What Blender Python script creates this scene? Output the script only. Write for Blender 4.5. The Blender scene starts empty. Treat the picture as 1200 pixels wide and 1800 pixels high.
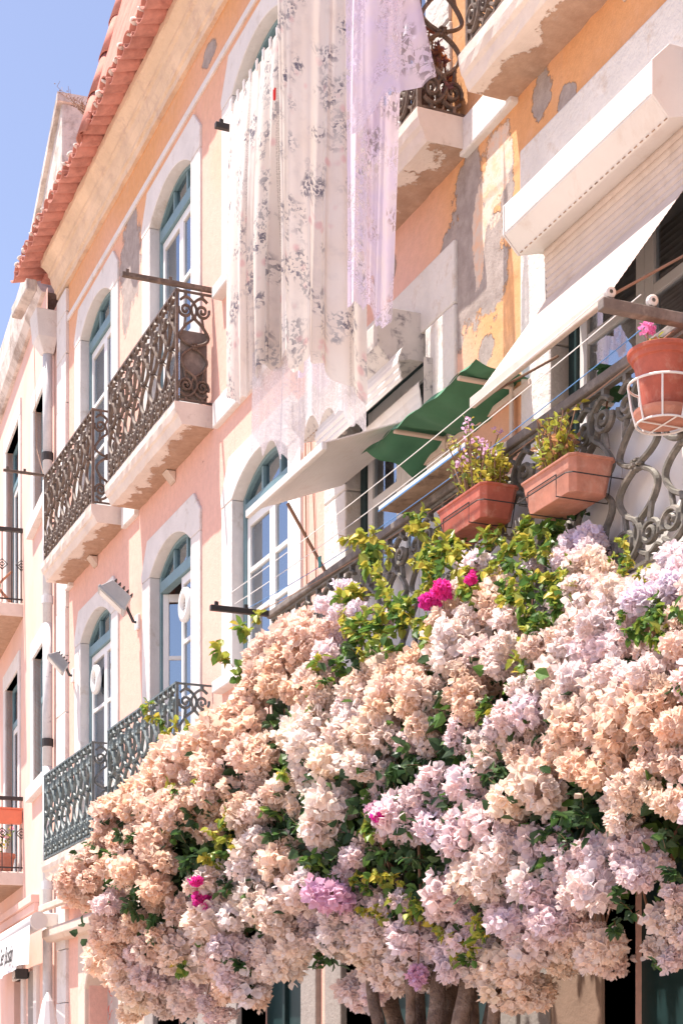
import bpy, math, random
from mathutils import Vector, Matrix
import numpy as np
R = math.radians
rnd = random.Random(11)
S = bpy.context.scene
COL = S.collection

# ------------------------------------------------------------------ camera
cam_d = bpy.data.cameras.new('camera'); cam = bpy.data.objects.new('camera', cam_d); COL.objects.link(cam)
cam.location = (0, -5.0, 1.6)
cam.rotation_euler = (R(90), 0, R(67.38))
cam_d.sensor_fit = 'VERTICAL'; cam_d.sensor_height = 36; cam_d.sensor_width = 24
cam_d.lens = 60.0
cam_d.shift_y = 980 / 1800
cam_d.clip_start = 0.05; cam_d.clip_end = 3000
S.camera = cam

# ------------------------------------------------------------------ light
SUN_DIR = Vector((-0.6, -1.0, 3.0)).normalized()
elev = math.asin(SUN_DIR.z); azim = math.atan2(SUN_DIR.x, SUN_DIR.y)
world = bpy.data.worlds.new('World'); S.world = world; world.use_nodes = True
wn = world.node_tree.nodes; wl = world.node_tree.links
sky = wn.new('ShaderNodeTexSky'); sky.sky_type = 'NISHITA'; sky.sun_disc = False
sky.sun_elevation = elev; sky.sun_rotation = azim
sky.altitude = 50; sky.air_density = 1.0; sky.dust_density = 1.5; sky.ozone_density = 2.0
bg = wn['Background']; bg.inputs['Strength'].default_value = 0.11
tint = wn.new('ShaderNodeMix'); tint.data_type = 'RGBA'; tint.blend_type = 'MULTIPLY'; tint.inputs[0].default_value = 1.0
tint.inputs[7].default_value = (1.16, 1.0, 1.0, 1)
wl.new(sky.outputs[0], tint.inputs[6]); wl.new(tint.outputs[2], bg.inputs[0])
sun_d = bpy.data.lights.new('sun', 'SUN'); sun_d.energy = 5.0; sun_d.angle = R(0.5); sun_d.color = (1.0, 0.92, 0.82)
sun = bpy.data.objects.new('sun', sun_d); COL.objects.link(sun)
sun.rotation_euler = SUN_DIR.to_track_quat('Z', 'Y').to_euler()
sun.location = (-10, -20, 40)
S.view_settings.view_transform = 'Standard'; S.view_settings.look = 'None'
S.view_settings.gamma = 1.0; S.view_settings.use_curve_mapping = False
S.view_settings.exposure = 1.02
S.cycles.max_bounces = 8; S.cycles.transparent_max_bounces = 12; S.cycles.diffuse_bounces = 4
S.cycles.use_denoising = True

# ------------------------------------------------------------------ materials
class NT:
    def __init__(s, name):
        s.m = bpy.data.materials.new(name); s.m.use_nodes = True
        s.t = s.m.node_tree; s.n = s.t.nodes; s.l = s.t.links
        s.b = s.n['Principled BSDF']; s.out = s.n['Material Output']
        g = s.n.new('ShaderNodeNewGeometry'); s.pos = g.outputs['Position']
    def node(s, typ, **kw):
        n = s.n.new(typ)
        for k, v in kw.items(): setattr(n, k, v)
        return n
    def lk(s, a, b): s.l.new(a, b)
    def noise(s, scale, detail=4, rough=.6, vec=None, dist=0.):
        n = s.node('ShaderNodeTexNoise'); n.inputs['Scale'].default_value = scale
        n.inputs['Detail'].default_value = detail; n.inputs['Roughness'].default_value = rough
        n.inputs['Distortion'].default_value = dist
        s.lk(vec or s.pos, n.inputs['Vector']); return n.outputs['Fac']
    def ramp(s, fac, a, b, ca=0., cb=1.):
        n = s.node('ShaderNodeMapRange'); n.inputs[1].default_value = a; n.inputs[2].default_value = b
        n.inputs[3].default_value = ca; n.inputs[4].default_value = cb
        s.lk(fac, n.inputs[0]); return n.outputs[0]
    def math(s, op, a, b=None, c=None):
        n = s.node('ShaderNodeMath', operation=op)
        for i, v in enumerate((a, b, c)):
            if v is None: continue
            if isinstance(v, (int, float)): n.inputs[i].default_value = v
            else: s.lk(v, n.inputs[i])
        return n.outputs[0]
    def vmath(s, op, a, b=None):
        n = s.node('ShaderNodeVectorMath', operation=op)
        for i, v in enumerate((a, b)):
            if v is None: continue
            if isinstance(v, tuple): n.inputs[i].default_value = v
            else: s.lk(v, n.inputs[i])
        return n.outputs['Value'] if op in ('LENGTH', 'DISTANCE', 'DOT_PRODUCT') else n.outputs[0]
    def mix(s, fac, a, b, blend='MIX'):
        n = s.node('ShaderNodeMix', data_type='RGBA', blend_type=blend)
        for sock, v in ((n.inputs[0], fac), (n.inputs[6], a), (n.inputs[7], b)):
            if isinstance(v, tuple): sock.default_value = (*v[:3], 1)
            elif isinstance(v, (int, float)): sock.default_value = v
            else: s.lk(v, sock)
        return n.outputs[2]
    def bump(s, h, strength=.3, dist=.01, normal=None):
        n = s.node('ShaderNodeBump'); n.inputs['Strength'].default_value = strength; n.inputs['Distance'].default_value = dist
        s.lk(h, n.inputs['Height'])
        if normal is not None: s.lk(normal, n.inputs['Normal'])
        return n.outputs[0]
    def color(s, c):
        if isinstance(c, tuple): s.b.inputs['Base Color'].default_value = (*c[:3], 1)
        else: s.lk(c, s.b.inputs['Base Color'])
    def set(s, rough=.8, spec=.3, metal=0.):
        s.b.inputs['Roughness'].default_value = rough; s.b.inputs['Specular IOR Level'].default_value = spec
        s.b.inputs['Metallic'].default_value = metal

def simple(name, col, rough=.75, var=.18, scale=6., bump=.25, bscale=60., bdist=.004, col2=None, m2=(.55, .7), s2=3., spec=.3, metal=0., objc=False):
    t = NT(name)
    v = None
    if objc: v = t.node('ShaderNodeTexCoord').outputs['Object']
    f = t.noise(scale, 5, .65, v)
    dark = tuple(c * (1 - var) for c in col); lite = tuple(min(.95, c * (1 + var * .6)) for c in col)
    c = t.mix(t.ramp(f, .3, .7), dark, lite)
    if col2:
        g = t.noise(s2, 6, .7, v, .3)
        c = t.mix(t.ramp(g, *m2), c, col2)
    t.color(c); t.set(rough, spec, metal)
    if bump:
        t.lk(t.bump(t.noise(bscale, 4, .6, v), bump, bdist), t.b.inputs['Normal'])
    return t.m

def patch_mask(t, patches, warp=.5, edge=.06):
    """ragged patches of given centre (x,z) and radii on an xz wall"""
    n1 = t.node('ShaderNodeTexNoise'); n1.inputs['Scale'].default_value = 3.2; n1.inputs['Detail'].default_value = 7; n1.inputs['Roughness'].default_value = .68
    t.lk(t.pos, n1.inputs['Vector'])
    n2 = t.noise(13., 6, .7)
    f = t.math('ADD', t.math('MULTIPLY', t.math('SUBTRACT', n1.outputs['Fac'], .5), 3.4 * warp), t.math('MULTIPLY', t.math('SUBTRACT', n2, .5), 2.4 * warp))
    best = None
    for (x, z, rx, rz) in patches:
        d = t.vmath('SUBTRACT', t.pos, (x, 0, z))
        d = t.vmath('MULTIPLY', d, (1 / rx, 0, 1 / rz))
        L = t.vmath('LENGTH', d)
        best = L if best is None else t.math('MINIMUM', best, L)
    v = t.math('ADD', best, f)
    return t.ramp(v, 1 - edge, 1 + edge, 1., 0.)

def wall_material():
    t = NT('ochre_plaster')
    sep = t.node('ShaderNodeSeparateXYZ'); t.lk(t.pos, sep.inputs[0])
    z = sep.outputs['Z']
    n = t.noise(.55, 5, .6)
    up = (0.74, 0.385, 0.185); low = (0.80, 0.485, 0.40)  # ochre for shaded wall, salmon for sunlit: shade put into the colour
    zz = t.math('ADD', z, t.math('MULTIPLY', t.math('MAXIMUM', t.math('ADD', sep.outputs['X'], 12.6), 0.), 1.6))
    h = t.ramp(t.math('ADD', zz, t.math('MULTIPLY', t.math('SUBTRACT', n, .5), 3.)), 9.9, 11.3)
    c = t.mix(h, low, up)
    c = t.mix(t.ramp(t.noise(7, 5, .7), .35, .75), c, (0.86, 0.60, 0.42), 'MIX') if False else c
    blot = t.ramp(t.noise(2.2, 6, .7), .5, .8, 0, .35)
    c = t.mix(blot, c, (0.82, 0.57, 0.48))
    fine = t.ramp(t.noise(14, 4, .7), .3, .75, .88, 1.06)
    vv = t.node('ShaderNodeVectorMath', operation='SCALE'); t.lk(c, vv.inputs[0]); t.lk(fine, vv.inputs['Scale']); c = vv.outputs[0]
    # bare render where the paint has come off
    m = patch_mask(t, [(-9.78, 6.85, .40, .5), (-9.85, 7.25, .2, .3), (-10.02, 6.62, .12, .34), (-17.95, 10.35, .42, .5), (-18.1, 9.9, .16, .3),
                       (-8.62, 7.22, .10, .08), (-8.3, 7.62, .12, .07), (-15.2, 11.1, .22, .1), (-19.0, 10.2, .2, .12), (-9.62, 6.15, .1, .1), (-9.35, 7.05, .1, .25), (-10.05, 6.95, .22, .25), (-9.55, 6.55, .2, .25), (-11.2, 7.3, .2, .1), (-8.9, 7.4, .12, .12)])
    small = t.ramp(t.noise(5.5, 8, .75), .685, .705)
    m = t.math('MAXIMUM', m, small)
    grey = t.mix(t.ramp(t.noise(9, 5, .7), .35, .7), (0.31, 0.255, 0.235), (0.47, 0.40, 0.37))
    c = t.mix(m, c, grey)
    # paler mottled patches set into the surface
    m2 = patch_mask(t, [(-9.5, 7.22, .2, .3), (-9.72, 6.95, .08, .3)], .6)
    rub = t.mix(t.ramp(t.noise(11, 5, .7), .45, .6), (0.68, 0.56, 0.48), (0.78, 0.50, 0.34))
    c = t.mix(m2, c, rub)
    # rust and dirt freckles
    fr = t.ramp(t.noise(22, 6, .8), .68, .76, 0, .5)
    c = t.mix(fr, c, (0.42, 0.20, 0.10))
    # drip streaks under ledges and sills
    mp = t.node('ShaderNodeMapping'); mp.inputs['Scale'].default_value = (7., 7., .45); t.lk(t.pos, mp.inputs['Vector'])
    c = t.mix(t.ramp(t.noise(1.0, 5, .65, mp.outputs[0]), .56, .78, 0, .28), c, (0.50, 0.33, 0.26))
    t.color(c); t.set(.9, .15)
    hgt = t.math('SUBTRACT', t.math('MULTIPLY', t.noise(45, 4, .7), .35), t.math('MULTIPLY', t.math('MAXIMUM', m, m2), 1.))
    hgt = t.math('ADD', hgt, t.math('MULTIPLY', t.noise(4, 4, .6), .5))
    t.lk(t.bump(hgt, .75, .018), t.b.inputs['Normal'])
    return t.m

M = {}
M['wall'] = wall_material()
M['pale_wall'] = simple('pale_pink_plaster', (0.78, 0.53, 0.46), .9, .08, 1.2, .3, 40, .006, (0.80, 0.48, 0.36), (.5, .75), .8, .15)
M['lime'] = simple('limewashed_stone', (0.74, 0.70, 0.68), .85, .10, 2.5, .6, 22, .012, (0.54, 0.47, 0.41), (.56, .74), 4.5, .2)
M['lime_rough'] = simple('flaking_limewash', (0.74, 0.69, 0.65), .9, .10, 3., .7, 18, .02, (0.60, 0.50, 0.42), (.56, .72), 6., .2)
M['cornice'] = simple('cream_cornice_plaster', (0.74, 0.57, 0.43), .88, .16, 2., .8, 12, .025, (0.56, 0.42, 0.34), (.54, .72), 3.6, .2)
def slab_material():
    t = NT('balcony_stone')
    c = t.mix(t.ramp(t.noise(3., 5, .65), .3, .7), (0.66, 0.56, 0.50), (0.80, 0.70, 0.63))
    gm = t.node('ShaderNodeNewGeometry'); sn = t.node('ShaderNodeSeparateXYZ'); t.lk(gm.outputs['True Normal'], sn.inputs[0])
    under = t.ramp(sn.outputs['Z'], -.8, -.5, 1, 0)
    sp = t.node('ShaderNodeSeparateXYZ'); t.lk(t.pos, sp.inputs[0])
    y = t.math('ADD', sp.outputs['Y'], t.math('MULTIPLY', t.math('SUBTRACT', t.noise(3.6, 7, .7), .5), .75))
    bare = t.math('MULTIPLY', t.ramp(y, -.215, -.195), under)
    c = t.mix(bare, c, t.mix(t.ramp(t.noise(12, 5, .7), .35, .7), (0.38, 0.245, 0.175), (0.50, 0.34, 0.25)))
    c = t.mix(t.ramp(t.noise(9, 6, .7), .60, .72, 0, .6), c, (0.50, 0.40, 0.34))
    t.color(c); t.set(.9, .2)
    h = t.math('SUBTRACT', t.math('MULTIPLY', t.noise(18, 5, .7), .6), t.math('MULTIPLY', bare, .6))
    t.lk(t.bump(h, .6, .014), t.b.inputs['Normal']); return t.m
M['slab'] = slab_material()
M['tile'] = simple('terracotta_tile', (0.56, 0.24, 0.19), .85, .30, 5., .5, 30, .008, (0.36, 0.14, 0.11), (.52, .72), 4.5, .2)
M['mortar'] = simple('roof_mortar', (0.72, 0.65, 0.60), .9, .2, 8., .6, 30, .012)
M['mottled'] = simple('weathered_parapet', (0.66, 0.59, 0.55), .92, .15, 2., .7, 16, .02, (0.36, 0.30, 0.27), (.46, .62), 2.2, .15)
M['teal'] = simple('teal_paint', (0.165, 0.275, 0.31), .45, .15, 8., .15, 60, .002, spec=.5)
M['dark_green'] = simple('dark_green_paint', (0.014, 0.04, 0.042), .5, .2, 8., .15, 60, .002, spec=.4)
M['white_paint'] = simple('white_paint', (0.82, 0.81, 0.80), .45, .05, 6., .08, 60, .002, spec=.4)
M['white_pvc'] = simple('white_pvc', (0.74, 0.70, 0.67), .5, .06, 3., .05, 60, .002, (0.60, 0.50, 0.44), (.55, .85), 4.)
M['slat'] = simple('beige_shutter_slats', (0.62, 0.52, 0.46), .55, .10, 3., .1, 60, .002, (0.46, 0.36, 0.30), (.52, .8), 5.)
M['old_pvc'] = simple('dirty_pvc', (0.62, 0.57, 0.53), .6, .14, 3., .3, 40, .004, (0.22, 0.20, 0.21), (.53, .66), 9.)
M['iron_brown'] = simple('rusty_brown_iron', (0.135, 0.098, 0.078), .55, .3, 20., .4, 80, .002, (0.26, 0.19, 0.15), (.5, .7), 14., .35)
M['iron_grey'] = simple('weathered_grey_iron', (0.17, 0.155, 0.13), .55, .25, 20., .4, 80, .002, (0.34, 0.30, 0.26), (.5, .7), 12., .35)
M['iron_teal'] = simple('green_painted_iron', (0.105, 0.135, 0.14), .5, .25, 20., .3, 80, .002, (0.24, 0.27, 0.27), (.5, .7), 12., .4)
M['iron_black'] = simple('black_iron', (0.05, 0.045, 0.045), .55, .2, 20., .3, 80, .002)
M['zinc'] = simple('painted_zinc_pipe', (0.62, 0.62, 0.64), .6, .12, 8., .3, 30, .004, (0.30, 0.31, 0.36), (.60, .68), 9., .3)
M['wood_grey'] = simple('weathered_wood', (0.20, 0.17, 0.155), .85, .3, 10., .6, 40, .006, (0.33, 0.29, 0.26), (.5, .7), 8.)
M['plywood'] = simple('stained_board', (0.42, 0.29, 0.21), .85, .3, 6., .4, 30, .004, (0.16, 0.10, 0.07), (.5, .68), 5.)
M['terra_red'] = simple('red_plastic_planter', (0.50, 0.13, 0.085), .6, .25, 9., .25, 60, .003, (0.56, 0.26, 0.19), (.52, .75), 11., spec=.35)
M['terra'] = simple('terracotta_plastic', (0.54, 0.235, 0.165), .65, .25, 9., .25, 60, .003, (0.60, 0.36, 0.28), (.52, .75), 11., spec=.3)
M['canvas'] = simple('green_canvas', (0.065, 0.20, 0.115), .7, .12, 6., .2, 200, .001)
M['gunmetal'] = simple('grey_aluminium', (0.42, 0.43, 0.44), .45, .1, 10., .1, 60, .002, metal=.3)
M['lamp_dark'] = simple('dark_rubber', (0.05, 0.05, 0.055), .6, .1, 10., 0)
M['lamp_glass'] = simple('frosted_lamp_glass', (0.70, 0.68, 0.66), .2, .05, 10., 0, spec=.6)
M['wire_white'] = simple('white_wire', (0.80, 0.77, 0.75), .5, .05, 10., 0)
M['line_white'] = simple('white_cord', (0.80, 0.79, 0.78), .7, .05, 10., 0)
M['line_blue'] = simple('blue_cord', (0.10, 0.25, 0.52), .7, .1, 10., 0)
M['line_green'] = simple('teal_cord', (0.05, 0.16, 0.20), .7, .1, 10., 0)
M['cable'] = simple('brown_cable', (0.34, 0.20, 0.14), .7, .1, 10., 0)
M['bark'] = simple('vine_bark', (0.16, 0.11, 0.085), .9, .4, 11., 1., 22, .03, (0.28, 0.21, 0.17), (.5, .7), 7.)
M['twig'] = simple('thin_twig', (0.26, 0.15, 0.10), .85, .2, 10., 0)
M['soil'] = simple('potting_soil', (0.06, 0.04, 0.03), .95, .3, 20., .5, 60, .01)
M['room'] = simple('room_plaster', (0.50, 0.46, 0.43), .9, .1, 2., 0)
M['board_white'] = simple('white_screen_board', (0.84, 0.80, 0.77), .6, .05, 3., .1, 30, .003, (0.72, 0.66, 0.62), (.6, .8), 3.)
M['shop_stone'] = simple('shop_pier_stone', (0.66, 0.54, 0.46), .9, .12, 3., .6, 22, .012, (0.50, 0.38, 0.31), (.55, .72), 3.)
M['grey_stone'] = simple('grey_granite', (0.33, 0.295, 0.275), .9, .15, 14., .6, 40, .01)
M['tan_wall'] = simple('tan_shop_wall', (0.30, 0.205, 0.155), .9, .12, 4., .4, 30, .008)
M['red_sign'] = simple('red_print', (0.55, 0.04, 0.09), .6, .05, 10., 0)
M['black_ink'] = simple('black_ink', (0.06, 0.055, 0.055), .7, .1, 10., 0)
M['salmon_box'] = simple('salmon_planter', (0.72, 0.22, 0.13), .5, .1, 10., 0)
M['green_pot'] = simple('green_plastic_pot', (0.02, 0.20, 0.10), .5, .1, 10., 0)
M['lattice'] = simple('tan_lattice', (0.55, 0.28, 0.18), .8, .1, 10., 0)
M['ceramic'] = simple('white_ceramic', (0.78, 0.74, 0.72), .25, .1, 20., 0, spec=.6)
M['peg_red'] = simple('red_peg', (0.65, 0.03, 0.02), .4, .05, 10., 0)
M['peg_teal'] = simple('teal_peg', (0.10, 0.42, 0.40), .4, .05, 10., 0)
M['timber_orange'] = simple('orange_chair_wood', (0.55, 0.22, 0.06), .5, .1, 10., 0)

def pavement():
    t = NT('limestone_setts')
    v = t.node('ShaderNodeTexVoronoi'); v.inputs['Scale'].default_value = 9; t.lk(t.pos, v.inputs['Vector'])
    c = t.mix(t.ramp(v.outputs['Distance'], .3, .6), (0.50, 0.41, 0.35), (0.30, 0.25, 0.21))
    t.color(c); t.set(.7, .3)
    t.lk(t.bump(v.outputs['Distance'], .5, .01), t.b.inputs['Normal']); return t.m
M['paving'] = pavement()

def glass():
    t = NT('window_glass'); t.n.remove(t.b)
    tr = t.node('ShaderNodeBsdfTransparent'); tr.inputs[0].default_value = (.90, .94, .95, 1)
    gl = t.node('ShaderNodeBsdfGlossy'); gl.inputs['Roughness'].default_value = .03; gl.inputs['Color'].default_value = (.82, .91, 1, 1)
    fr = t.node('ShaderNodeFresnel'); fr.inputs['IOR'].default_value = 6.5
    t.lk(t.bump(t.noise(1.6, 2, .5), .06, .03), gl.inputs['Normal'])
    mx = t.node('ShaderNodeMixShader'); t.lk(fr.outputs[0], mx.inputs[0]); t.lk(tr.outputs[0], mx.inputs[1]); t.lk(gl.outputs[0], mx.inputs[2])
    t.lk(mx.outputs[0], t.out.inputs[0]); return t.m
M['glass'] = glass()

def leaf_mat(name, trans=.45, rough=.45):
    """colour = object colour x vertex tint; thin and translucent"""
    t = NT(name)
    oi = t.node('ShaderNodeObjectInfo'); at = t.node('ShaderNodeAttribute', attribute_name='tint')
    c = t.mix(1., oi.outputs['Color'], at.outputs['Color'], 'MULTIPLY')
    t.color(c); t.set(rough, .25)
    tl = t.node('ShaderNodeBsdfTranslucent'); t.lk(c, tl.inputs[0])
    mx = t.node('ShaderNodeMixShader'); mx.inputs[0].default_value = trans
    t.lk(t.b.outputs[0], mx.inputs[1]); t.lk(tl.outputs[0], mx.inputs[2]); t.lk(mx.outputs[0], t.out.inputs[0])
    return t.m
M['petal'] = leaf_mat('papery_bract', .45, .8)
M['leaf'] = leaf_mat('vine_leaf', .35, .42)

def cloth_mat(name, kind):
    t = NT(name)
    uv = t.node('ShaderNodeUVMap').outputs[0]
    def vor(scale, rand=1., feat='F1'):
        v = t.node('ShaderNodeTexVoronoi'); v.feature = feat; v.inputs['Scale'].default_value = scale; v.inputs['Randomness'].default_value = rand
        t.lk(uv, v.inputs['Vector']); return v
    weave = t.noise(220, 2, .5, uv)
    alpha = None
    if kind == 'floral':
        base = t.mix(t.ramp(t.noise(2.2, 3, .5, uv), .35, .7), (0.84, 0.80, 0.77), (0.82, 0.74, 0.67))
        sprig = t.ramp(t.noise(3.6, 2, .5, uv), .50, .60)
        wob = t.noise(34, 3, .6, uv, .6); fine = t.noise(75, 2, .6, uv)
        v = vor(17); pet = t.ramp(v.outputs['Distance'], .34, .5, 1, 0)
        dens = t.math('MULTIPLY', sprig, t.ramp(t.math('ADD', wob, t.math('MULTIPLY', pet, .10)), .52, .57))
        tone = t.mix(t.ramp(fine, .4, .62), (0.09, 0.09, 0.16), (0.32, 0.31, 0.33))
        tone = t.mix(t.ramp(t.noise(6, 2, .5, uv), .45, .6), tone, (0.46, 0.45, 0.46))
        c = t.mix(t.math('MULTIPLY', dens, .97), base, tone)
        halo = t.math('MULTIPLY', t.ramp(t.noise(9, 3, .6, uv), .5, .68, 0, .4), t.ramp(t.noise(2.6, 2, .5, uv), .42, .55))
        c = t.mix(halo, c, (0.60, 0.56, 0.55))
        v2 = vor(9); pk = t.ramp(v2.outputs['Distance'], .16, .34, .6, 0)
        c = t.mix(t.math('MULTIPLY', pk, t.ramp(t.noise(3.1, 2, .5, uv), .5, .58)), c, (0.74, 0.44, 0.46))
        sepu = t.node('ShaderNodeSeparateXYZ'); t.lk(uv, sepu.inputs[0])
        band = t.math('PINGPONG', t.math('ADD', sepu.outputs['X'], .07), .31)
        bl = t.ramp(band, .012, .02, 1, 0)
        dots = t.ramp(vor(90, .3).outputs['Distance'], .3, .5, .75, 0)
        c = t.mix(t.math('MULTIPLY', bl, dots), c, (0.42, 0.38, 0.36))
    elif kind == 'lace':
        c = t.mix(t.ramp(t.noise(5, 3, .5, uv), .4, .6), (0.76, 0.68, 0.86), (0.82, 0.73, 0.82))
        a = t.node('ShaderNodeTexNoise'); a.inputs['Scale'].default_value = 16; a.inputs['Detail'].default_value = 2; a.inputs['Distortion'].default_value = 1.4
        t.lk(uv, a.inputs['Vector'])
        d = t.math('ABSOLUTE', t.math('SUBTRACT', a.outputs['Fac'], .5))
        swirl = t.ramp(d, .012, .03, 1, 0)
        ve = vor(15, 1., 'DISTANCE_TO_EDGE'); cell = t.ramp(ve.outputs['Distance'], .16, .2)
        patt = t.math('MULTIPLY', t.math('MAXIMUM', swirl, t.math('MULTIPLY', cell, .9)), t.ramp(t.noise(3.4, 2, .5, uv), .45, .55))
        alpha = t.math('SUBTRACT', .94, t.math('MULTIPLY', patt, .6))
    else:
        c = (0.82, 0.80, 0.84)
        a = t.noise(20, 3, .5, uv, 1.2)
        patt = t.ramp(t.math('ABSOLUTE', t.math('SUBTRACT', a, .5)), .02, .05, .25, 0)
        alpha = t.math('ADD', .68, patt)
    t.color(c); t.set(.9, .1)
    t.lk(t.bump(weave, .12, .002), t.b.inputs['Normal'])
    tl = t.node('ShaderNodeBsdfTranslucent')
    if isinstance(c, tuple): tl.inputs[0].default_value = (*c, 1)
    else: t.lk(c, tl.inputs[0])
    mx = t.node('ShaderNodeMixShader'); mx.inputs[0].default_value = .35
    t.lk(t.b.outputs[0], mx.inputs[1]); t.lk(tl.outputs[0], mx.inputs[2]); sh = mx.outputs[0]
    if alpha is not None:
        tr = t.node('ShaderNodeBsdfTransparent'); m2 = t.node('ShaderNodeMixShader')
        t.lk(alpha, m2.inputs[0]); t.lk(tr.outputs[0], m2.inputs[1]); t.lk(sh, m2.inputs[2]); sh = m2.outputs[0]
    t.lk(sh, t.out.inputs[0]); return t.m
M['floral'] = cloth_mat('floral_print_cotton', 'floral')
M['lace'] = cloth_mat('lilac_lace', 'lace')
M['sheer'] = cloth_mat('sheer_voile', 'sheer')
M['net'] = simple('white_net_curtain', (0.82, 0.81, 0.82), .9, .05, 5., 0)
M['awning_cloth'] = simple('white_awning_cloth', (0.74, 0.73, 0.75), .8, .04, 3., .1, 60, .002)

def shutter_graffiti():
    t = NT('grey_shutter_with_red_spray')
    c = t.mix(t.ramp(t.noise(3, 4, .6), .4, .65), (0.46, 0.38, 0.34), (0.56, 0.50, 0.47))
    d = t.math('ABSOLUTE', t.math('SUBTRACT', t.noise(2.3, 2, .5, None, 1.), .5))
    c = t.mix(t.math('MULTIPLY', t.ramp(d, .008, .02, 1, 0), t.ramp(t.noise(.9, 2, .5), .45, .55)), c, (0.62, 0.12, 0.08))
    t.color(c); t.set(.7); return t.m
M['graffiti'] = shutter_graffiti()

# ------------------------------------------------------------------ mesh helpers
class MB:
    def __init__(s): s.v = []; s.f = []; s.uv = None; s.tint = None
    def box(s, x0, x1, y0, y1, z0, z1):
        b = len(s.v)
        s.v += [(x0, y0, z0), (x1, y0, z0), (x1, y1, z0), (x0, y1, z0), (x0, y0, z1), (x1, y0, z1), (x1, y1, z1), (x0, y1, z1)]
        s.f += [(b, b+3, b+2, b+1), (b+4, b+5, b+6, b+7), (b, b+1, b+5, b+4), (b+1, b+2, b+6, b+5), (b+2, b+3, b+7, b+6), (b+3, b, b+4, b+7)]
        return s
    def prism_y(s, poly, y0, y1):            # poly of (x,z), front y0, back y1
        n = len(poly); b = len(s.v)
        s.v += [(x, y0, z) for x, z in poly] + [(x, y1, z) for x, z in poly]
        s.f += [tuple(range(b, b+n)), tuple(range(b+2*n-1, b+n-1, -1))]
        for i in range(n):
            j = (i+1) % n; s.f.append((b+j, b+i, b+n+i, b+n+j))
        return s
    def prism_x(s, poly, x0, x1):            # poly of (y,z)
        n = len(poly); b = len(s.v)
        s.v += [(x0, y, z) for y, z in poly] + [(x1, y, z) for y, z in poly]
        s.f += [tuple(range(b, b+n)), tuple(range(b+2*n-1, b+n-1, -1))]
        for i in range(n):
            j = (i+1) % n; s.f.append((b+j, b+i, b+n+i, b+n+j))
        return s
    def tube(s, pts, r, n=6, cap=True):
        pts = [Vector(p) for p in pts]; m = len(pts); b = len(s.v)
        rr = r if hasattr(r, '__len__') else [r] * m
        ref = None
        for i, p in enumerate(pts):
            d = (pts[min(i+1, m-1)] - pts[max(i-1, 0)])
            if d.length < 1e-9: d = Vector((0, 0, 1))
            d.normalize()
            if ref is None: ref = d.orthogonal().normalized()
            else:
                ref = ref - d * ref.dot(d)
                if ref.length < 1e-6: ref = d.orthogonal()
                ref.normalize()
            q = d.cross(ref)
            for k in range(n):
                a = 2 * math.pi * k / n
                s.v.append(tuple(p + (ref * math.cos(a) + q * math.sin(a)) * rr[i]))
        for i in range(m-1):
            for k in range(n):
                k2 = (k+1) % n
                s.f.append((b+i*n+k, b+i*n+k2, b+(i+1)*n+k2, b+(i+1)*n+k))
        if cap:
            s.f.append(tuple(b+k for k in range(n))[::-1]); s.f.append(tuple(b+(m-1)*n+k for k in range(n)))
        return s
    def lathe(s, prof, n=24, c=(0, 0, 0)):   # prof of (r,z)
        b = len(s.v); m = len(prof)
        for r, z in prof:
            for k in range(n):
                a = 2*math.pi*k/n; s.v.append((c[0]+r*math.cos(a), c[1]+r*math.sin(a), c[2]+z))
        for i in range(m-1):
            for k in range(n):
                k2 = (k+1) % n; s.f.append((b+i*n+k, b+i*n+k2, b+(i+1)*n+k2, b+(i+1)*n+k))
        return s
    def grid(s, fn, nu, nv):
        b = len(s.v); s.uv = [] if s.uv is None else s.uv
        for j in range(nv+1):
            for i in range(nu+1):
                x, y, z, u, v = fn(i/nu, j/nv); s.v.append((x, y, z)); s.uv.append((u, v))
        for j in range(nv):
            for i in range(nu):
                a = b+j*(nu+1)+i; s.f.append((a, a+1, a+nu+2, a+nu+1))
        return s
    def mesh(s, name, mat, smooth=False):
        me = bpy.data.meshes.new(name); me.from_pydata(s.v, [], s.f)
        if mat is not None: me.materials.append(M[mat] if isinstance(mat, str) else mat)
        if s.uv and len(s.uv) == len(s.v):
            ul = me.uv_layers.new(name='UVMap')
            li = np.empty(len(me.loops), dtype=np.int32); me.loops.foreach_get('vertex_index', li)
            ul.data.foreach_set('uv', np.array(s.uv, dtype=np.float32)[li].ravel())
        if s.tint is not None:
            ca = me.color_attributes.new('tint', 'FLOAT_COLOR', 'POINT')
            arr = np.ones((len(s.v), 4), dtype=np.float32); arr[:, :3] = np.array(s.tint, dtype=np.float32); ca.data.foreach_set('color', arr.ravel())
        if smooth: me.polygons.foreach_set('use_smooth', [True] * len(me.polygons))
        me.update(); return me
    def build(s, name, mat, parent=None, smooth=False, bevel=0., loc=None):
        return put(name, s.mesh(name, mat, smooth), parent, loc, bevel)

def put(name, me, parent=None, loc=None, bevel=0., rot=None, scale=None):
    o = bpy.data.objects.new(name, me); COL.objects.link(o)
    if parent is not None: o.parent = parent
    if loc is not None: o.location = loc
    if rot is not None: o.rotation_euler = rot
    if scale is not None: o.scale = scale
    if bevel:
        m = o.modifiers.new('bevel', 'BEVEL'); m.width = bevel; m.segments = 2; m.limit_method = 'ANGLE'; m.angle_limit = R(40)
    return o
def tag(o, label=None, cat=None, group=None, kind=None):
    if label: o['label'] = label
    if cat: o['category'] = cat
    if group: o['group'] = group
    if kind: o['kind'] = kind
    return o
def empty(name, loc=(0, 0, 0), rot=0.):
    o = bpy.data.objects.new(name, None); COL.objects.link(o); o.location = loc; o.rotation_euler = (0, 0, rot); o.empty_display_size = .2
    return o
def jit(a): return rnd.uniform(-a, a)

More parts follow.
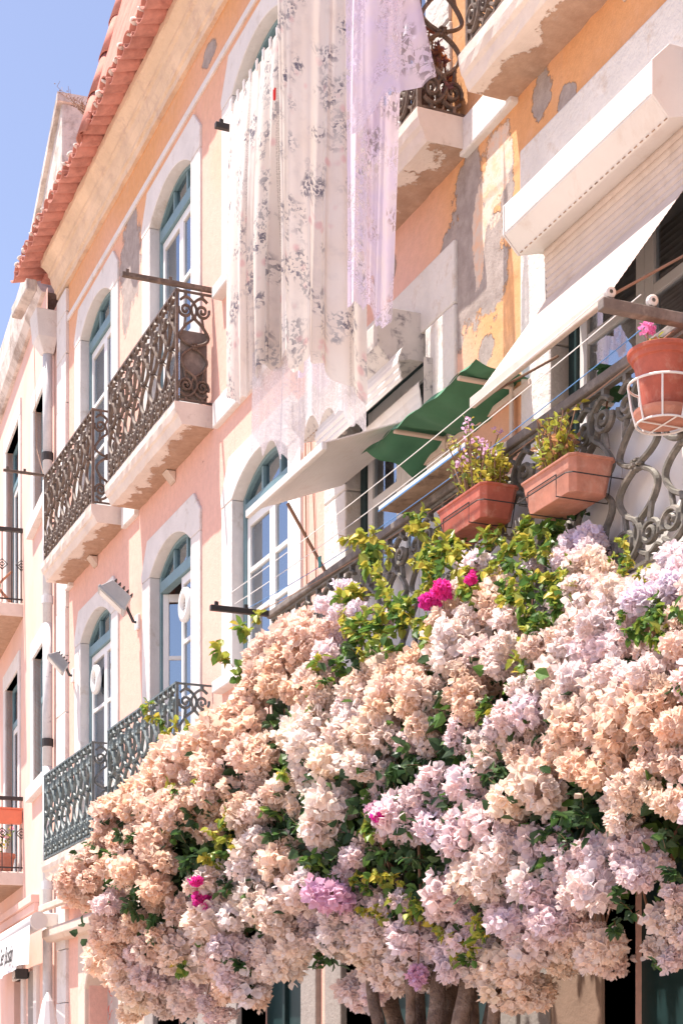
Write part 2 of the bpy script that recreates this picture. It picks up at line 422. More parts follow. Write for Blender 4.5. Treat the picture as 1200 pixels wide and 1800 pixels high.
# ------------------------------------------------------------------ ground
g = MB(); g.v = [(-900, -900, 0), (900, -900, 0), (900, 900, 0), (-900, 900, 0)]; g.f = [(0, 1, 2, 3)]
tag(g.build('ground', 'paving'), kind='structure', label='pale limestone paving of the street')
p = MB().box(-60, 8, -1.6, -.02, .004, .13); tag(p.build('pavement', 'paving', bevel=.02), kind='structure', label='raised pavement along the houses')

# ------------------------------------------------------------------ main building
B = tag(empty('apartment_building', (0, 0, 0)), 'ochre and salmon apartment house with peeling paint, arched windows and iron balconies', 'building')

def facade(name, mat, parent, x0, x1, z0, z1, holes, y=0., depth=.3):
    """wall slab with rectangular holes (xa, xb, za, zb)"""
    xs = sorted({x0, x1, *[h[0] for h in holes], *[h[1] for h in holes]})
    zs = sorted({z0, z1, *[h[2] for h in holes], *[h[3] for h in holes]})
    mb = MB(); idx = {}
    def vi(x, z):
        if (x, z) not in idx: idx[(x, z)] = len(mb.v); mb.v.append((x, y, z))
        return idx[(x, z)]
    def inside(x, z): return any(h[0] < x < h[1] and h[2] < z < h[3] for h in holes)
    for i in range(len(xs)-1):
        for j in range(len(zs)-1):
            if inside((xs[i]+xs[i+1])/2, (zs[j]+zs[j+1])/2): continue
            mb.f.append((vi(xs[i], zs[j]), vi(xs[i+1], zs[j]), vi(xs[i+1], zs[j+1]), vi(xs[i], zs[j+1])))
    for (xa, xb, za, zb) in holes:                       # reveals
        for (a, b_) in (((xa, za), (xb, za)), ((xb, za), (xb, zb)), ((xb, zb), (xa, zb)), ((xa, zb), (xa, za))):
            k = len(mb.v); mb.v += [(a[0], y, a[1]), (b_[0], y, b_[1]), (b_[0], y+depth, b_[1]), (a[0], y+depth, a[1])]; mb.f.append((k, k+1, k+2, k+3))
    return mb.build(name, mat, parent)

def arc(cx, zs, half, rise, n=14):
    """points from right springing over the crown to the left"""
    r = (half*half + rise*rise) / (2*rise); a0 = math.asin(half / r)
    return [(cx + r*math.sin(a0 - 2*a0*i/n), zs + rise - r + r*math.cos(a0 - 2*a0*i/n)) for i in range(n+1)]

def arched_window(parent, cx, zb, zs, half=.70, rise=.22, surround=.29, door=True, room_depth=1.0, curtain=False, fan=None, opened=False, mat='lime', frame='teal'):
    yf = .085
    # teal outer frame
    f = MB(); fw = .06
    outer = arc(cx, zs, half, rise); inner = arc(cx, zs, half-fw, rise-.035)
    poly = outer + [(cx-half, zb), (cx-half+fw, zb)] + inner[::-1] + [(cx+half-fw, zb), (cx+half, zb)]
    f.prism_y(poly, yf, yf+.09)
    tz = zs - .12
    f.box(cx-half+fw, cx+half-fw, yf-.012, yf+.075, tz-.055, tz+.055)                 # transom
    for dx in (-.22, .22):
        x = cx + dx*half/.7
        f.box(x-.022, x+.022, yf+.01, yf+.07, tz+.055, zs+rise-.06)
    w = f.build('window', frame, parent, bevel=.004)
    # fanlight glass
    gp = arc(cx, zs, half-fw, rise-.035); gp = gp + [(cx-half+fw, tz), (cx+half-fw, tz)]
    MB().prism_y(gp, yf+.04, yf+.046).build('pane', 'glass', w)
    # two white leaves
    zt = tz - .06; bz = zb + .02
    for sd in (-1, 1):
        xa, xb = (cx-half+fw+.003, cx-.003) if sd < 0 else (cx+.003, cx+half-fw-.003)
        sw = .062; wid = xb-xa
        s_ = MB(); L = empty_leaf = MB()
        def bx(m, a, b_, c_, d_): m.box(a, b_, 0, .05, c_, d_)
        bx(s_, 0, sw, bz, zt); bx(s_, wid-sw, wid, bz, zt)
        bx(s_, sw, wid-sw, zt-.08, zt); pan = .55 if door else .09
        bx(s_, sw, wid-sw, bz, bz+pan)
        n = 3; hh = (zt-.08-bz-pan)/n
        for k in range(1, n): bx(s_, sw, wid-sw, bz+pan+k*hh-.02, bz+pan+k*hh+.02)
        rot = 0.
        if sd < 0: loc = (xa, yf+.02, 0); rot = R(62) if opened else 0.
        else: loc = (xa, yf+.02, 0)
        so = s_.build('sash', 'white_paint', parent if False else w, bevel=.004, loc=loc); so.rotation_euler = (0, 0, rot)
        for k in range(n):
            pn = MB().box(sw, wid-sw, .02, .026, bz+pan+k*hh+.02, bz+pan+(k+1)*hh-.02)
            po = pn.build('pane', 'glass', w, loc=loc); po.rotation_euler = (0, 0, rot)
    # stone surround
    so_ = half + surround
    j = MB().box(cx-so_, cx-half, -.022, .12, zb-.0, zs-.003); j.build('jamb_stone', mat, w, bevel=.008)
    j = MB().box(cx+half, cx+so_, -.022, .12, zb-.0, zs-.003); j.build('jamb_stone', mat, w, bevel=.008)
    hp = [(cx-so_, zs), (cx-so_-.03, zs+.06), (cx-so_+.22, zs+.40), (cx+so_-.2, zs+.41), (cx+so_, zs+.2), (cx+so_, zs)][::-1]
    ah = arc(cx, zs, half, rise)
    poly = [(cx-so_, zs), (cx-so_-.02, zs+.08), (cx-so_+.2, zs+.40), (cx+so_-.2, zs+.41), (cx+so_+.01, zs+.2), (cx+so_, zs)] + ah
    MB().prism_y(poly[::-1], -.026, .12).build('head_stone', mat, w, bevel=.008)
    if not door:
        MB().box(cx-so_-.05, cx+so_+.05, -.10, .10, zb-.11, zb).build('sill', mat, w, bevel=.012)
    # room behind
    r = MB(); x0, x1, y0, y1 = cx-half-.35, cx+half+.35, .30, .30+room_depth; za, zz = zb-.0, zs+.32
    r.v = [(x0, y0, za), (x1, y0, za), (x1, y1, za), (x0, y1, za), (x0, y0, zz), (x1, y0, zz), (x1, y1, zz), (x0, y1, zz)]
    r.f = [(0, 1, 2, 3), (4, 7, 6, 5), (1, 2, 6, 5), (2, 3, 7, 6), (3, 0, 4, 7)]
    r.build('room', 'room', parent)
    if curtain:
        def cf(u, v): return (cx-half+.02+u*(2*half-.04), .24+.03*math.sin(u*46)*(1-.3*v), zb+.05+v*(zs-zb+.1), u, v)
        MB().grid(cf, 120, 4).build('net_curtain', 'net', w, smooth=True)
    return w

HOLES = []
BAYS = [(-19.37, True), (-16.42, True), (-13.80, False)]
def hole(cx, zb, zs, half=.7): HOLES.append((cx-half-.14, cx+half+.14, zb, zs+.30))
for (cx, door) in BAYS:
    for zs, fl in ((10.34, 7.74), (6.71, 4.14)):
        hole(cx, fl if door else fl+1.0, zs)
# right-hand windows (rectangular)
for (xa, xb) in ((-11.87, -10.47), (-8.77, -7.2)):
    HOLES.append((xa-.2, xb+.2, 4.14, 6.75)); HOLES.append((xa-.2, xb+.2, 7.74, 10.6))
# shop openings
SHOPS = [(-19.72, -18.3, 0.0, 3.05), (-16.9, -15.5, 0.0, 2.9), (-14.3, -12.75, 0.0, 2.9), (-11.9, -9.46, 0.0, 2.9), (-8.2, -6.6, 0.0, 2.9)]
HOLES += SHOPS
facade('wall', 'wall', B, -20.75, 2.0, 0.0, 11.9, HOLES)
# sides and back of the block
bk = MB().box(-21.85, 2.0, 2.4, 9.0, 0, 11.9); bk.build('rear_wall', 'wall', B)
for (cx, door) in BAYS:
    for zs, fl in ((10.34, 7.74), (6.71, 4.14)):
        low = fl < 6
        arched_window(B, cx, fl if door else fl+1.0, zs, door=door, curtain=not (low and cx == -16.42), opened=(low and cx == -16.42))  # curtains of the two door bays are added to brighten their panes

def square_window(cx, half, zb, zt, jamb, headh, upper=False, mat='lime_rough', leafs=2, bars=3):
    w = MB(); yf = .10; fw = .09
    w.prism_y([(cx-half, zb), (cx-half+fw, zb), (cx-half+fw, zt-fw), (cx+half-fw, zt-fw), (cx+half-fw, zb), (cx+half, zb), (cx+half, zt), (cx-half, zt)][::-1], yf, yf+.1)
    w = w.build('window', 'dark_green', B, bevel=.004)
    wid = (2*half-2*fw-.006)/leafs
    for k in range(leafs):
        xa = cx-half+fw+.003+k*wid; xb = xa+wid-.004; sw = .085
        s_ = MB(); s_.box(xa, xa+sw, yf+.02, yf+.07, zb+.02, zt-fw-.003).box(xb-sw, xb, yf+.02, yf+.07, zb+.02, zt-fw-.003)
        n = bars; hh = (zt-fw-zb-.6)/n
        s_.box(xa+sw, xb-sw, yf+.02, yf+.07, zb+.02, zb+.5).box(xa+sw, xb-sw, yf+.02, yf+.07, zt-fw-.09, zt-fw-.003)
        for q in range(1, n): s_.box(xa+sw, xb-sw, yf+.022, yf+.068, zb+.5+q*hh-.03, zb+.5+q*hh+.03)
        s_.build('sash', 'white_paint', w, bevel=.005)
        for q in range(n):
            MB().box(xa+sw, xb-sw, yf+.04, yf+.046, zb+.5+q*hh+.03*(q > 0), zb+.5+(q+1)*hh-.03*(q < n-1)).build('pane', 'glass', w)
    for sd in (-1, 1):
        xa, xb = (cx-half-jamb, cx-half) if sd < 0 else (cx+half, cx+half+jamb)
        zc = zb
        while zc < zt-.05:                                   # jamb in several blocks
            zn = min(zt, zc + rnd.uniform(.75, 1.1))
            if zt - zn < .3: zn = zt
            MB().box(xa+jit(.006), xb+jit(.006), -.022+jit(.004), .13, zc+.003, zn-.003).build('jamb_stone', mat, w, bevel=.014)
            zc = zn
    MB().box(cx-half-jamb, cx+half+jamb, -.026, .13, zt, zt+headh).build('head_stone', mat, w, bevel=.014)
    r = MB(); x0, x1, y0, y1 = cx-half-.3, cx+half+.3, .30, 1.6; za, zz = zb, zt+.12
    r.v = [(x0, y0, za), (x1, y0, za), (x1, y1, za), (x0, y1, za), (x0, y0, zz), (x1, y0, zz), (x1, y1, zz), (x0, y1, zz)]
    r.f = [(0, 1, 2, 3), (4, 7, 6, 5), (1, 2, 6, 5), (2, 3, 7, 6), (3, 0, 4, 7)]
    r.build('room', 'room', B)
    def cf(u, v): return (cx-half+.1+u*(2*half-.2), .25+.025*math.sin(u*60), zb+.1+v*(zt-zb-.2), u, v)
    MB().grid(cf, 140, 3).build('net_curtain', 'net', w, smooth=True)
    return w
square_window(-11.17, .70, 4.14, 6.62, .44, .42)
square_window(-7.985, .785, 4.14, 6.62, .37, .55)
square_window(-11.17, .70, 7.74, 10.45, .36, .4, True)
square_window(-7.985, .785, 7.74, 10.45, .36, .4, True)

# quoin strip at the corner, cut blocks one above another
zc = 0.0; k = 0
while zc < 11.2:
    zn = min(11.25, zc + rnd.uniform(.5, .72))
    MB().box(-21.22+jit(.008), -20.74+jit(.008), -.045+jit(.006), .3, zc+.004, zn-.004).build('quoin_stone', 'lime', B, bevel=.01)
    zc = zn
MB().box(-21.9, -21.2, .0, .3, 0, 11.3).build('corner_wall', 'pale_wall', B)

# string course between the storeys
for (a, b_) in ((-20.74, -20.50), (-18.12, -17.6), (-14.96, -12.5), (-9.9, -9.2), (-6.0, 2.0)):
    MB().box(a, b_, -.055, .05, 7.50, 7.73).build('string_course', 'lime', B, bevel=.012)
MB().box(-20.74, -9.6, -.022, .05, 10.83, 10.90).build('string_course', 'lime', B, bevel=.006)
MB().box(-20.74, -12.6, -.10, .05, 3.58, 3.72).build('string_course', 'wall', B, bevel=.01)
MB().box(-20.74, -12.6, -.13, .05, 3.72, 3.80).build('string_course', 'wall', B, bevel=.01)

# cornice: moulded profile, with a lightly uneven run
prof = [(.02, 11.28), (-.045, 11.28), (-.05, 11.345), (-.075, 11.36), (-.08, 11.40), (-.115, 11.46), (-.13, 11.53), (-.155, 11.545), (-.16, 11.585), (-.20, 11.63), (-.235, 11.655), (-.25, 11.66), (-.25, 11.74), (.02, 11.74)]
c_ = MB(); nst = 120; n = len(prof)
for i in range(nst+1):
    x = -21.2 + (2.0+21.2)*i/nst
    for (y, z) in prof: c_.v.append((x, y+(jit(.006) if y < 0 else 0), z+jit(.005)))
for i in range(nst):
    for k in range(n):
        k2 = (k+1) % n; c_.f.append((i*n+k, i*n+k2, (i+1)*n+k2, (i+1)*n+k))
c_.f.append(tuple(range(n))[::-1]); c_.f.append(tuple(nst*n+k for k in range(n)))
c_.build('cornice', 'cornice', B)

# eaves: every trough and cover tile
def tile_mesh(up):
    mb = MB(); L = .48; n = 8; w0, w1 = (.115, .098) if not up else (.098, .082)
    for th, flip in ((0, 1), (.016, -1)):
        pass
    def pt(i, t, rr):
        a = math.pi*i/n; w = (w1 + (w0-w1)*t) + rr
        z = math.sin(a)*w*.5
        return (math.cos(a)*w, -t*L, z if up else -z)
    for t in (0., 1.):
        for rr in (0., .017):
            for i in range(n+1): mb.v.append(pt(i, t, rr))
    m = n+1
    def q(a, b_, c1, d): mb.f.append((a, b_, c1, d))
    for i in range(n):
        q(i, i+1, 2*m+i+1, 2*m+i); q(m+i+1, m+i, 3*m+i, 3*m+i+1)
        q(i+1, i, m+i, m+i+1); q(2*m+i, 2*m+i+1, 3*m+i+1, 3*m+i)
    q(0, 2*m, 3*m, m); q(n, m+n, 3*m+n, 2*m+n)
    return mb.mesh('roof_tile', 'tile', True)
TT = tile_mesh(False); TC = tile_mesh(True)
x = -21.75; i = 0
while x < -11.0:
    put('roof_tile', TT, B, (x+jit(.008), -.02+jit(.018), 11.845+jit(.01)), rot=(R(13+jit(2.)), R(jit(4)), R(jit(2.5))))
    put('roof_tile', TC, B, (x+.11+jit(.008), .0+jit(.02), 11.90+jit(.012)), rot=(R(13+jit(2.)), R(jit(4)), R(jit(2.5))))
    mo = MB(); mo.lathe([(.001, -.02), (.04, -.015), (.046, .012), (.001, .022)], 7)
    put('mortar_lump', mo.mesh('mortar_lump', 'mortar', True), B, (x+.11+jit(.01), -.44+jit(.02), 11.84+jit(.01)), rot=(R(jit(30)), R(jit(30)), R(jit(90))), scale=(1.1, .9+jit(.2), .9))
    x += .2185; i += 1
# roof slope and mansard behind the eaves
MB().prism_x([(-.44, 11.90), (-.06, 13.3), (.24, 14.4), (1.0, 14.4), (1.0, 11.76), (-.1, 11.76)], -18.12, 2.0).build('roof', 'tile', B)
MB().prism_x([(-.1, 11.76), (-.1, 11.84), (5.0, 13.4), (5.0, 11.76)], -21.85, -18.2).build('roof', 'tile', B)
for k in range(6):                                                  # verge tiles climbing the mansard end
    rm = MB()
    for a in range(9):
        pass
    z0 = 11.62 + k*.44; y0 = -.50 + k*.118
    ob = put('verge_tile', TC, B, (-18.02+jit(.01), y0+.15, z0+.50), rot=(R(74), R(jit(3)), 0), scale=(1.45, 1.05, 1.3))
# dry weeds growing from the gutter
wd = empty('dry_weed', (-18.0, -.44, 11.82)); tag(wd, 'dry leafless weed sprouting from the roof edge against the sky', 'weed')
for k in range(22):
    a = rnd.uniform(2.2, 4.2); L = rnd.uniform(.35, .8); m = MB(); pts = []
    for q in range(7):
        t = q/6; pts.append((math.cos(a)*L*t*.75+jit(.02), math.sin(a)*L*t*.5+jit(.02), L*t*(.9-.25*t)))
    m.tube(pts, [.0045*(1-.6*q/6) for q in range(7)], 4)
    for q in (3, 4, 5, 6):
        p0 = Vector(pts[q]); m.tube([p0, p0+Vector((jit(.1), jit(.06), rnd.uniform(.03, .1)))], .0022, 3)
        e = p0+Vector((jit(.03), jit(.03), .02)); m.lathe([(.001, -.008), (.008, 0), (.001, .008)], 4, tuple(e))
    m.build('stalk', 'twig', wd)

# ------------------------------------------------------------------ balconies
def spiral(cx, cz, r0, r1, a0, a1, n=22):
    return [(cx + (r0+(r1-r0)*i/n)*math.cos(a0+(a1-a0)*i/n), cz + (r0+(r1-r0)*i/n)*math.sin(a0+(a1-a0)*i/n)) for i in range(n+1)]
def smooth_path(P, n=6):
    out = []
    for i in range(len(P)-1):
        p0, p1, p2, p3 = P[max(i-1, 0)], P[i], P[i+1], P[min(i+2, len(P)-1)]
        for k in range(n):
            t = k/n
            out.append(tuple(.5*((2*p1[d])+(-p0[d]+p2[d])*t+(2*p0[d]-5*p1[d]+4*p2[d]-p3[d])*t*t+(-p0[d]+3*p1[d]-3*p2[d]+p3[d])*t**3) for d in range(len(p1))))
    out.append(P[-1]); return out
UW = .338
def panel_mesh(mat, r=.0115):
    """one repeat of the cast-iron scrollwork, x in [-UW/2, UW/2], z in [0, 1]"""
    m = MB()
    for sx in (-1, 1):
        # top scroll, over the crown, across the middle, down the oval, to the bottom scroll
        top = spiral(-.085, .845, .012, .072, -math.pi*2.2, math.pi*.9+math.pi*-.0, 26)
        top = [(-.085+(.012+(.07-.012)*i/26)*math.cos(-1.2+ (math.pi*3.2)*(-i/26) + math.pi*2.5), .845+(.012+(.07-.012)*i/26)*math.sin(-1.2+(math.pi*3.2)*(-i/26)+math.pi*2.5)) for i in range(27)]
        mid = [(-.135, .93), (-.08, .965), (-.015, .93), (.028, .86), (.0, .775), (-.085, .70), (-.148, .60), (-.10, .545), (0., .505), (.10, .44), (.135, .37), (.085, .285), (0., .225), (-.028, .15), (.012, .075), (.08, .038), (.14, .07)]
        bot = [(.085+(.07-(.07-.012)*i/26)*math.cos(-.4+3.4*math.pi*i/26), .14+(.07-(.07-.012)*i/26)*math.sin(-.4+3.4*math.pi*i/26)) for i in range(27)]
        for path in (top, smooth_path(mid, 5), bot):
            pts = [(sx*x_, .004*sx, z_) for x_, z_ in path]
            m.tube(pts, r, 6)
        m.tube([(sx*-.085, 0, .775), (sx*-.1, 0, .69)], r*.85, 5)
        m.tube([(sx*.085, 0, .205), (sx*.1, 0, .29)], r*.85, 5)
        m.tube([(sx*.155, 0, .02), (sx*.16, 0, .5), (sx*.155, 0, .97)][:1] + [(sx*.16, 0, .3)], r*.01, 3) if False else None
    # rosette at the crossing, collars at top and foot
    for k in range(6):
        a = k*math.pi/3
        m.lathe([(.001, -.012), (.017, -.004), (.017, .006), (.001, .014)], 6, (.026*math.cos(a), -.008, .505+.026*math.sin(a)))
    m.lathe([(.001, -.016), (.016, -.008), (.016, .008), (.001, .016)], 6, (0, -.016, .505))
    for (xx, zz) in ((-.085, .985), (.085, .985), (-.085, .02), (.085, .02)): m.box(xx-.012, xx+.012, -.012, .012, zz-.022, zz+.022)
    m.box(-.02, .02, -.014, .014, .762, .79); m.box(-.02, .02, -.014, .014, .212, .238)
    m.v = [(x, y*1.45, z) for x, y, z in m.v]
    return m.mesh('scroll_panel', mat, False)
PAN = {k: panel_mesh(k, .0140 if k == 'iron_grey' else .0135) for k in ('iron_brown', 'iron_teal', 'iron_grey')}

def balcony(x0, x1, zf, iron, p=.36, left=True, right=True, wood=False):
    """stone slab with scrolled ironwork; zf is the floor level"""
    s = MB()
    pr = [(.02, zf-.20), (-p+.05, zf-.20), (-p+.035, zf-.17), (-p+.02, zf-.125), (-p, zf-.11), (-p-.015, zf-.06), (-p-.02, zf), (.02, zf)]
    nx = 24; n = len(pr)
    for i in range(nx+1):
        x = x0-.06 + (x1-x0+.12)*i/nx
        for (y, z) in pr: s.v.append((x, y+jit(.004), z+(jit(.007) if z < zf-.1 else 0)))
    for i in range(nx):
        for k in range(n):
            k2 = (k+1) % n; s.f.append((i*n+k, i*n+k2, (i+1)*n+k2, (i+1)*n+k))
    s.f.append(tuple(range(n))[::-1]); s.f.append(tuple(nx*n+k for k in range(n)))
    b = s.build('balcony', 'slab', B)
    y = -p+.02; zr = zf+.04; H_ = 1.0; zt = zf+.04+H_
    nfr = max(1, round((x1-x0)/(.415 if iron == 'iron_grey' else .30))); st = (x1-x0)/nfr
    for i in range(nfr): put('scroll_panel', PAN[iron], b, (x0+st*(i+.5), y, zr), scale=(st/UW, 1, H_))
    for (flag, xx) in ((left, x0), (right, x1)):
        if flag:
            put('scroll_panel', PAN[iron], b, (xx, y/2-.005, zr), rot=(0, 0, R(90)), scale=((-y-.02)/UW, 1, H_))
            MB().box(xx-.012, xx+.012, y+.018, -.0, zt, zt+.016).build('top_rail', iron, b)
            MB().box(xx-.010, xx+.010, y+.018, -.0, zr-.006, zr+.010).build('bottom_rail', iron, b)
            MB().box(xx-.014, xx+.014, y-.014, y+.014, zf-.01, zt+.0).build('post', iron, b)
    MB().box(x0-.02, x1+.02, y-.018, y+.018, zt, zt+.018).build('top_rail', iron, b)
    MB().box(x0-.015, x1+.015, y-.012, y+.012, zr-.006, zr+.012).build('bottom_rail', iron, b)
    if wood:
        MB().box(x0-.05, x1+.05, y-.045, y+.04, zt+.02, zt+.075).build('handrail', 'wood_grey', b, bevel=.012)
    # stone bracket under the slab, near the wall
    MB().prism_x([(.0, zf-.205), (-.10, zf-.205), (-.02, zf-.30), (.0, zf-.32)], (x0+x1)/2-.1, (x0+x1)/2+.06).build('bracket', 'slab', b, bevel=.01)
    return b
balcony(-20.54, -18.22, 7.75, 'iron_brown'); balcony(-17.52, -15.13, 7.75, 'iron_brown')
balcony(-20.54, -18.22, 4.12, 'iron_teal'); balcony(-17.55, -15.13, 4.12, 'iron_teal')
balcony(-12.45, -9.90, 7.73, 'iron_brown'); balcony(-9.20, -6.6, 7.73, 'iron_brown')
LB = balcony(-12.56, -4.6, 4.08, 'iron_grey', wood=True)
# dark cloth tied inside the end of the upper balcony, white screen behind the long railing
MB().box(-15.17, -15.155, -.30, -.04, 7.82, 8.45).build('shade_cloth', 'wood_grey', tag(empty('balcony_screen', (0, 0, 0)), 'dark weathered cloth tied inside the side railing of the upper brown balcony', 'screen'))
sc = tag(empty('white_screen', (0, 0, 0)), 'white sheeting fixed behind the grey scrollwork of the long balcony', 'screen')
xx = -11.7
while xx < -4.8:
    xn = min(-4.75, xx+.82); MB().box(xx+.004, xn-.004, -.262+jit(.003), -.252, 4.12, 5.02+jit(.01)).build('sheet_panel', 'board_white', sc, bevel=.003); xx = xn

# ------------------------------------------------------------------ ground floor
for k, (xa, xb, za, zb) in enumerate(SHOPS):
    d = MB()
    if k == 0:
        d.box(xa, xb, .22, .26, 0, 3.05); o = d.build('shop_shutter', 'graffiti', B)
        ah = arc((xa+xb)/2, 2.55, (xb-xa)/2+.03, .42)
        MB().prism_y(([(xa-.36, 0), (xa-.36, 3.3), (xb+.36, 3.3), (xb+.36, 0), (xb+.03, 0)] + ah + [(xa-.03, 0)])[::-1], -.05, .2).build('shop_arch', 'shop_stone', B, bevel=.02)
    else:
        d.box(xa, xb, .24, .28, 0, 2.9); o = d.build('shop_door', 'dark_green', B)
        for q in range(1, 3):
            xm = xa+(xb-xa)*q/3; MB().box(xm-.03, xm+.03, .20, .24, 0, 2.9).build('door_stile', 'dark_green', o, bevel=.006)
        for (ja, jb) in ((xa-.33, xa), (xb, xb+.33)):
            if k == 4 and ja < xa: continue
            zc = 0.
            while zc < 2.85:
                zn = min(2.9, zc+rnd.uniform(.7, 1.0)); MB().box(ja, jb, -.05+jit(.005), .24, zc+.003, zn-.003).build('pier_stone', 'grey_stone', B, bevel=.012); zc = zn
        MB().box(xa-.33, xb+.33, -.05, .24, 2.903, 3.2).build('door_lintel', 'grey_stone', B, bevel=.012)
MB().box(-9.13, -8.77, -.03, .2, 0, 3.15).build('pier', 'grey_stone', B, bevel=.012)
MB().box(-8.765, -8.2, -.02, .2, 0, 3.1).build('shop_wall', 'tan_wall', B)
aw = tag(empty('awning_cassette', (-19.5, 0, 3.2)), 'long pale beige folded awning casing fixed above the arched shop front', 'awning')
MB().prism_x([(0, 0), (-.16, 0), (-.22, .05), (-.22, .14), (-.16, .18), (0, .18)], -1.75, 3.6).build('casing', 'shop_stone', aw, bevel=.01)
MB().box(-1.7, -1.62, -.25, -.02, .18, .36).build('end_bracket', 'white_paint', aw, bevel=.01)
MB().box(-1.6, 3.5, -.30, -.23, .36, .44).build('front_bar', 'shop_stone', aw, bevel=.01)
# white cloth parasol and box by the shop
ps = tag(empty('shop_parasol', (-18.6, -.75, 0)), 'closed white cloth parasol standing by the grey sprayed shop shutter', 'parasol')
MB().tube([(0, 0, 0), (0, 0, 2.35)], .022, 8).build('pole', 'gunmetal', ps)
m = MB(); m.lathe([(.012, 2.45), (.06, 2.35), (.15, 1.9), (.19, 1.6), (.02, 1.62)], 10); m.build('canopy', 'awning_cloth', ps)
ch = tag(empty('folding_chair', (-6.75, -.9, 0)), 'orange wooden chair standing before the dark shop door under the vine', 'chair')
for (a, b_) in ((-.19, -.19), (.19, -.19)): MB().box(a-.018, a+.018, b_-.018, b_+.018, 0, .45).build('leg', 'timber_orange', ch)
for a in (-.19, .19): MB().prism_x([(.17, 0), (.21, 0), (.19, .45), (.30, 1.0), (.27, 1.0), (.15, .45)], a-.018, a+.018).build('leg', 'timber_orange', ch)
MB().box(-.2, .2, -.2, .19, .45, .48).build('seat', 'timber_orange', ch, bevel=.008)
for z in (.68, .86): MB().box(-.17, .17, .225+(z-.68)*.25, .245+(z-.68)*.25, z, z+.09).build('backrest', 'timber_orange', ch, bevel=.005)

# ------------------------------------------------------------------ downpipe with hopper
dp = tag(empty('downpipe', (-21.5, -.09, 0)), 'grey flaking rainwater pipe with a box hopper at the joint of two houses', 'downpipe')
for k in range(6): MB().tube([(0, 0, k*1.82), (0, 0, (k+1)*1.82-.004)], .062, 14).build('pipe_length', 'zinc', dp, smooth=True)
for k in range(6): MB().lathe([(.063, -.05), (.074, -.05), (.074, .05), (.063, .05)], 14, (0, 0, .3+k*1.82)).build('collar', 'iron_black' if k % 2 else 'zinc', dp)
m = MB(); zb_, zt_ = 10.75, 11.2
m.v = [(-.07, -.07, zb_-.05), (.07, -.07, zb_-.05), (.07, .07, zb_-.05), (-.07, .07, zb_-.05), (-.17, -.16, zb_+.12), (.17, -.16, zb_+.12), (.17, .09, zb_+.12), (-.17, .09, zb_+.12), (-.2, -.19, zt_), (.2, -.19, zt_), (.2, .09, zt_), (-.2, .09, zt_)]
for l in (0, 4): m.f += [(l+i, l+(i+1) % 4, l+4+(i+1) % 4, l+4+i) for i in range(4)]
m.f += [(3, 2, 1, 0), (8, 9, 10, 11)]; m.build('hopper', 'lime', dp, bevel=.012)
MB().box(-.6, .3, -.34, -.2, 11.35, 11.5).build('gutter_end', 'mottled', dp, bevel=.02)

# ------------------------------------------------------------------ neighbouring house (turned a few degrees)
NB = tag(empty('neighbouring_house', (-21.9, .0, 0), R(-4.37)), 'pale pink house beyond the rainwater pipe, small square windows and bleached parapet', 'building')
def loc_x(X): return (X+21.9)/math.cos(R(4.37))
NH = [(-1.15, -.10, 9.05, 10.55), (-1.2, -.15, 5.45, 7.2), (-4.1, -2.65, 8.25, 11.0), (-4.2, -2.75, 4.35, 7.4), (-3.3, -2.3, 0, 2.9)]
facade('wall', 'pale_wall', NB, -30, .0, 0, 11.75, NH)
MB().box(-30, 0, 2.0, 6, 0, 11.75).build('rear_wall', 'pale_wall', NB)
def small_window(h, door=False):
    xa, xb, za, zb = h; w = MB(); fw = .05
    w.prism_y([(xa, za), (xa, zb), (xb, zb), (xb, za), (xb-fw, za), (xb-fw, zb-fw), (xa+fw, zb-fw), (xa+fw, za)], .09, .16); w.box(xa+fw, xb-fw, .085, .15, zb-.62, zb-.54)
    w = w.build('window', 'teal', NB)
    xm = (xa+xb)/2
    for (a, b_) in ((xa+fw, xm), (xm, xb-fw)):
        s_ = MB(); s_.box(a, a+.055, .1, .14, za, zb-.62).box(b_-.055, b_, .1, .14, za, zb-.62).box(a+.055, b_-.055, .1, .14, za, za+.1).box(a+.055, b_-.055, .1, .14, zb-.70, zb-.62)
        s_.build('sash', 'white_paint', w, bevel=.004)
        MB().box(a+.055, b_-.055, .115, .12, za+.1, zb-.70).build('pane', 'glass', w)
    MB().box(xa+fw, xb-fw, .115, .12, zb-.54, zb-fw).build('pane', 'glass', w)
    sw = .2
    MB().box(xa-sw, xa, -.025, .1, za, zb).build('jamb_stone', 'lime', w, bevel=.008); MB().box(xb, xb+sw, -.025, .1, za, zb).build('jamb_stone', 'lime', w, bevel=.008)
    MB().box(xa-sw, xb+sw, -.03, .1, zb, zb+.24).build('head_stone', 'lime', w, bevel=.008)
    if not door: MB().box(xa-sw-.03, xb+sw+.03, -.09, .1, za-.18, za).build('sill', 'lime', w, bevel=.01)
    r = MB(); x0, x1, y0, y1 = xa-.2, xb+.2, .3, 1.2
    r.v = [(x0, y0, za), (x1, y0, za), (x1, y1, za), (x0, y1, za), (x0, y0, zb), (x1, y0, zb), (x1, y1, zb), (x0, y1, zb)]
    r.f = [(0, 1, 2, 3), (4, 7, 6, 5), (1, 2, 6, 5), (2, 3, 7, 6), (3, 0, 4, 7)]; r.build('room', 'room', NB)
for i, h in enumerate(NH[:4]): small_window(h, i > 1)
MB().box(-3.35, -2.25, .2, .25, 0, 2.9).build('shop_door', 'white_paint', NB)
MB().box(-3.3, -2.3, -.03, .2, 2.9, 3.1).build('door_lintel', 'lime', NB, bevel=.01)
MB().box(-2.3, -2.02, -.04, .2, 0, 2.9).build('door_jamb', 'lime', NB, bevel=.01)
MB().box(-30, -.75, -.07, .05, 3.72, 3.84).build('string_course', 'pale_wall', NB, bevel=.01); MB().box(-30, -.75, -.11, .05, 3.84, 3.95).build('string_course', 'pale_wall', NB, bevel=.01)
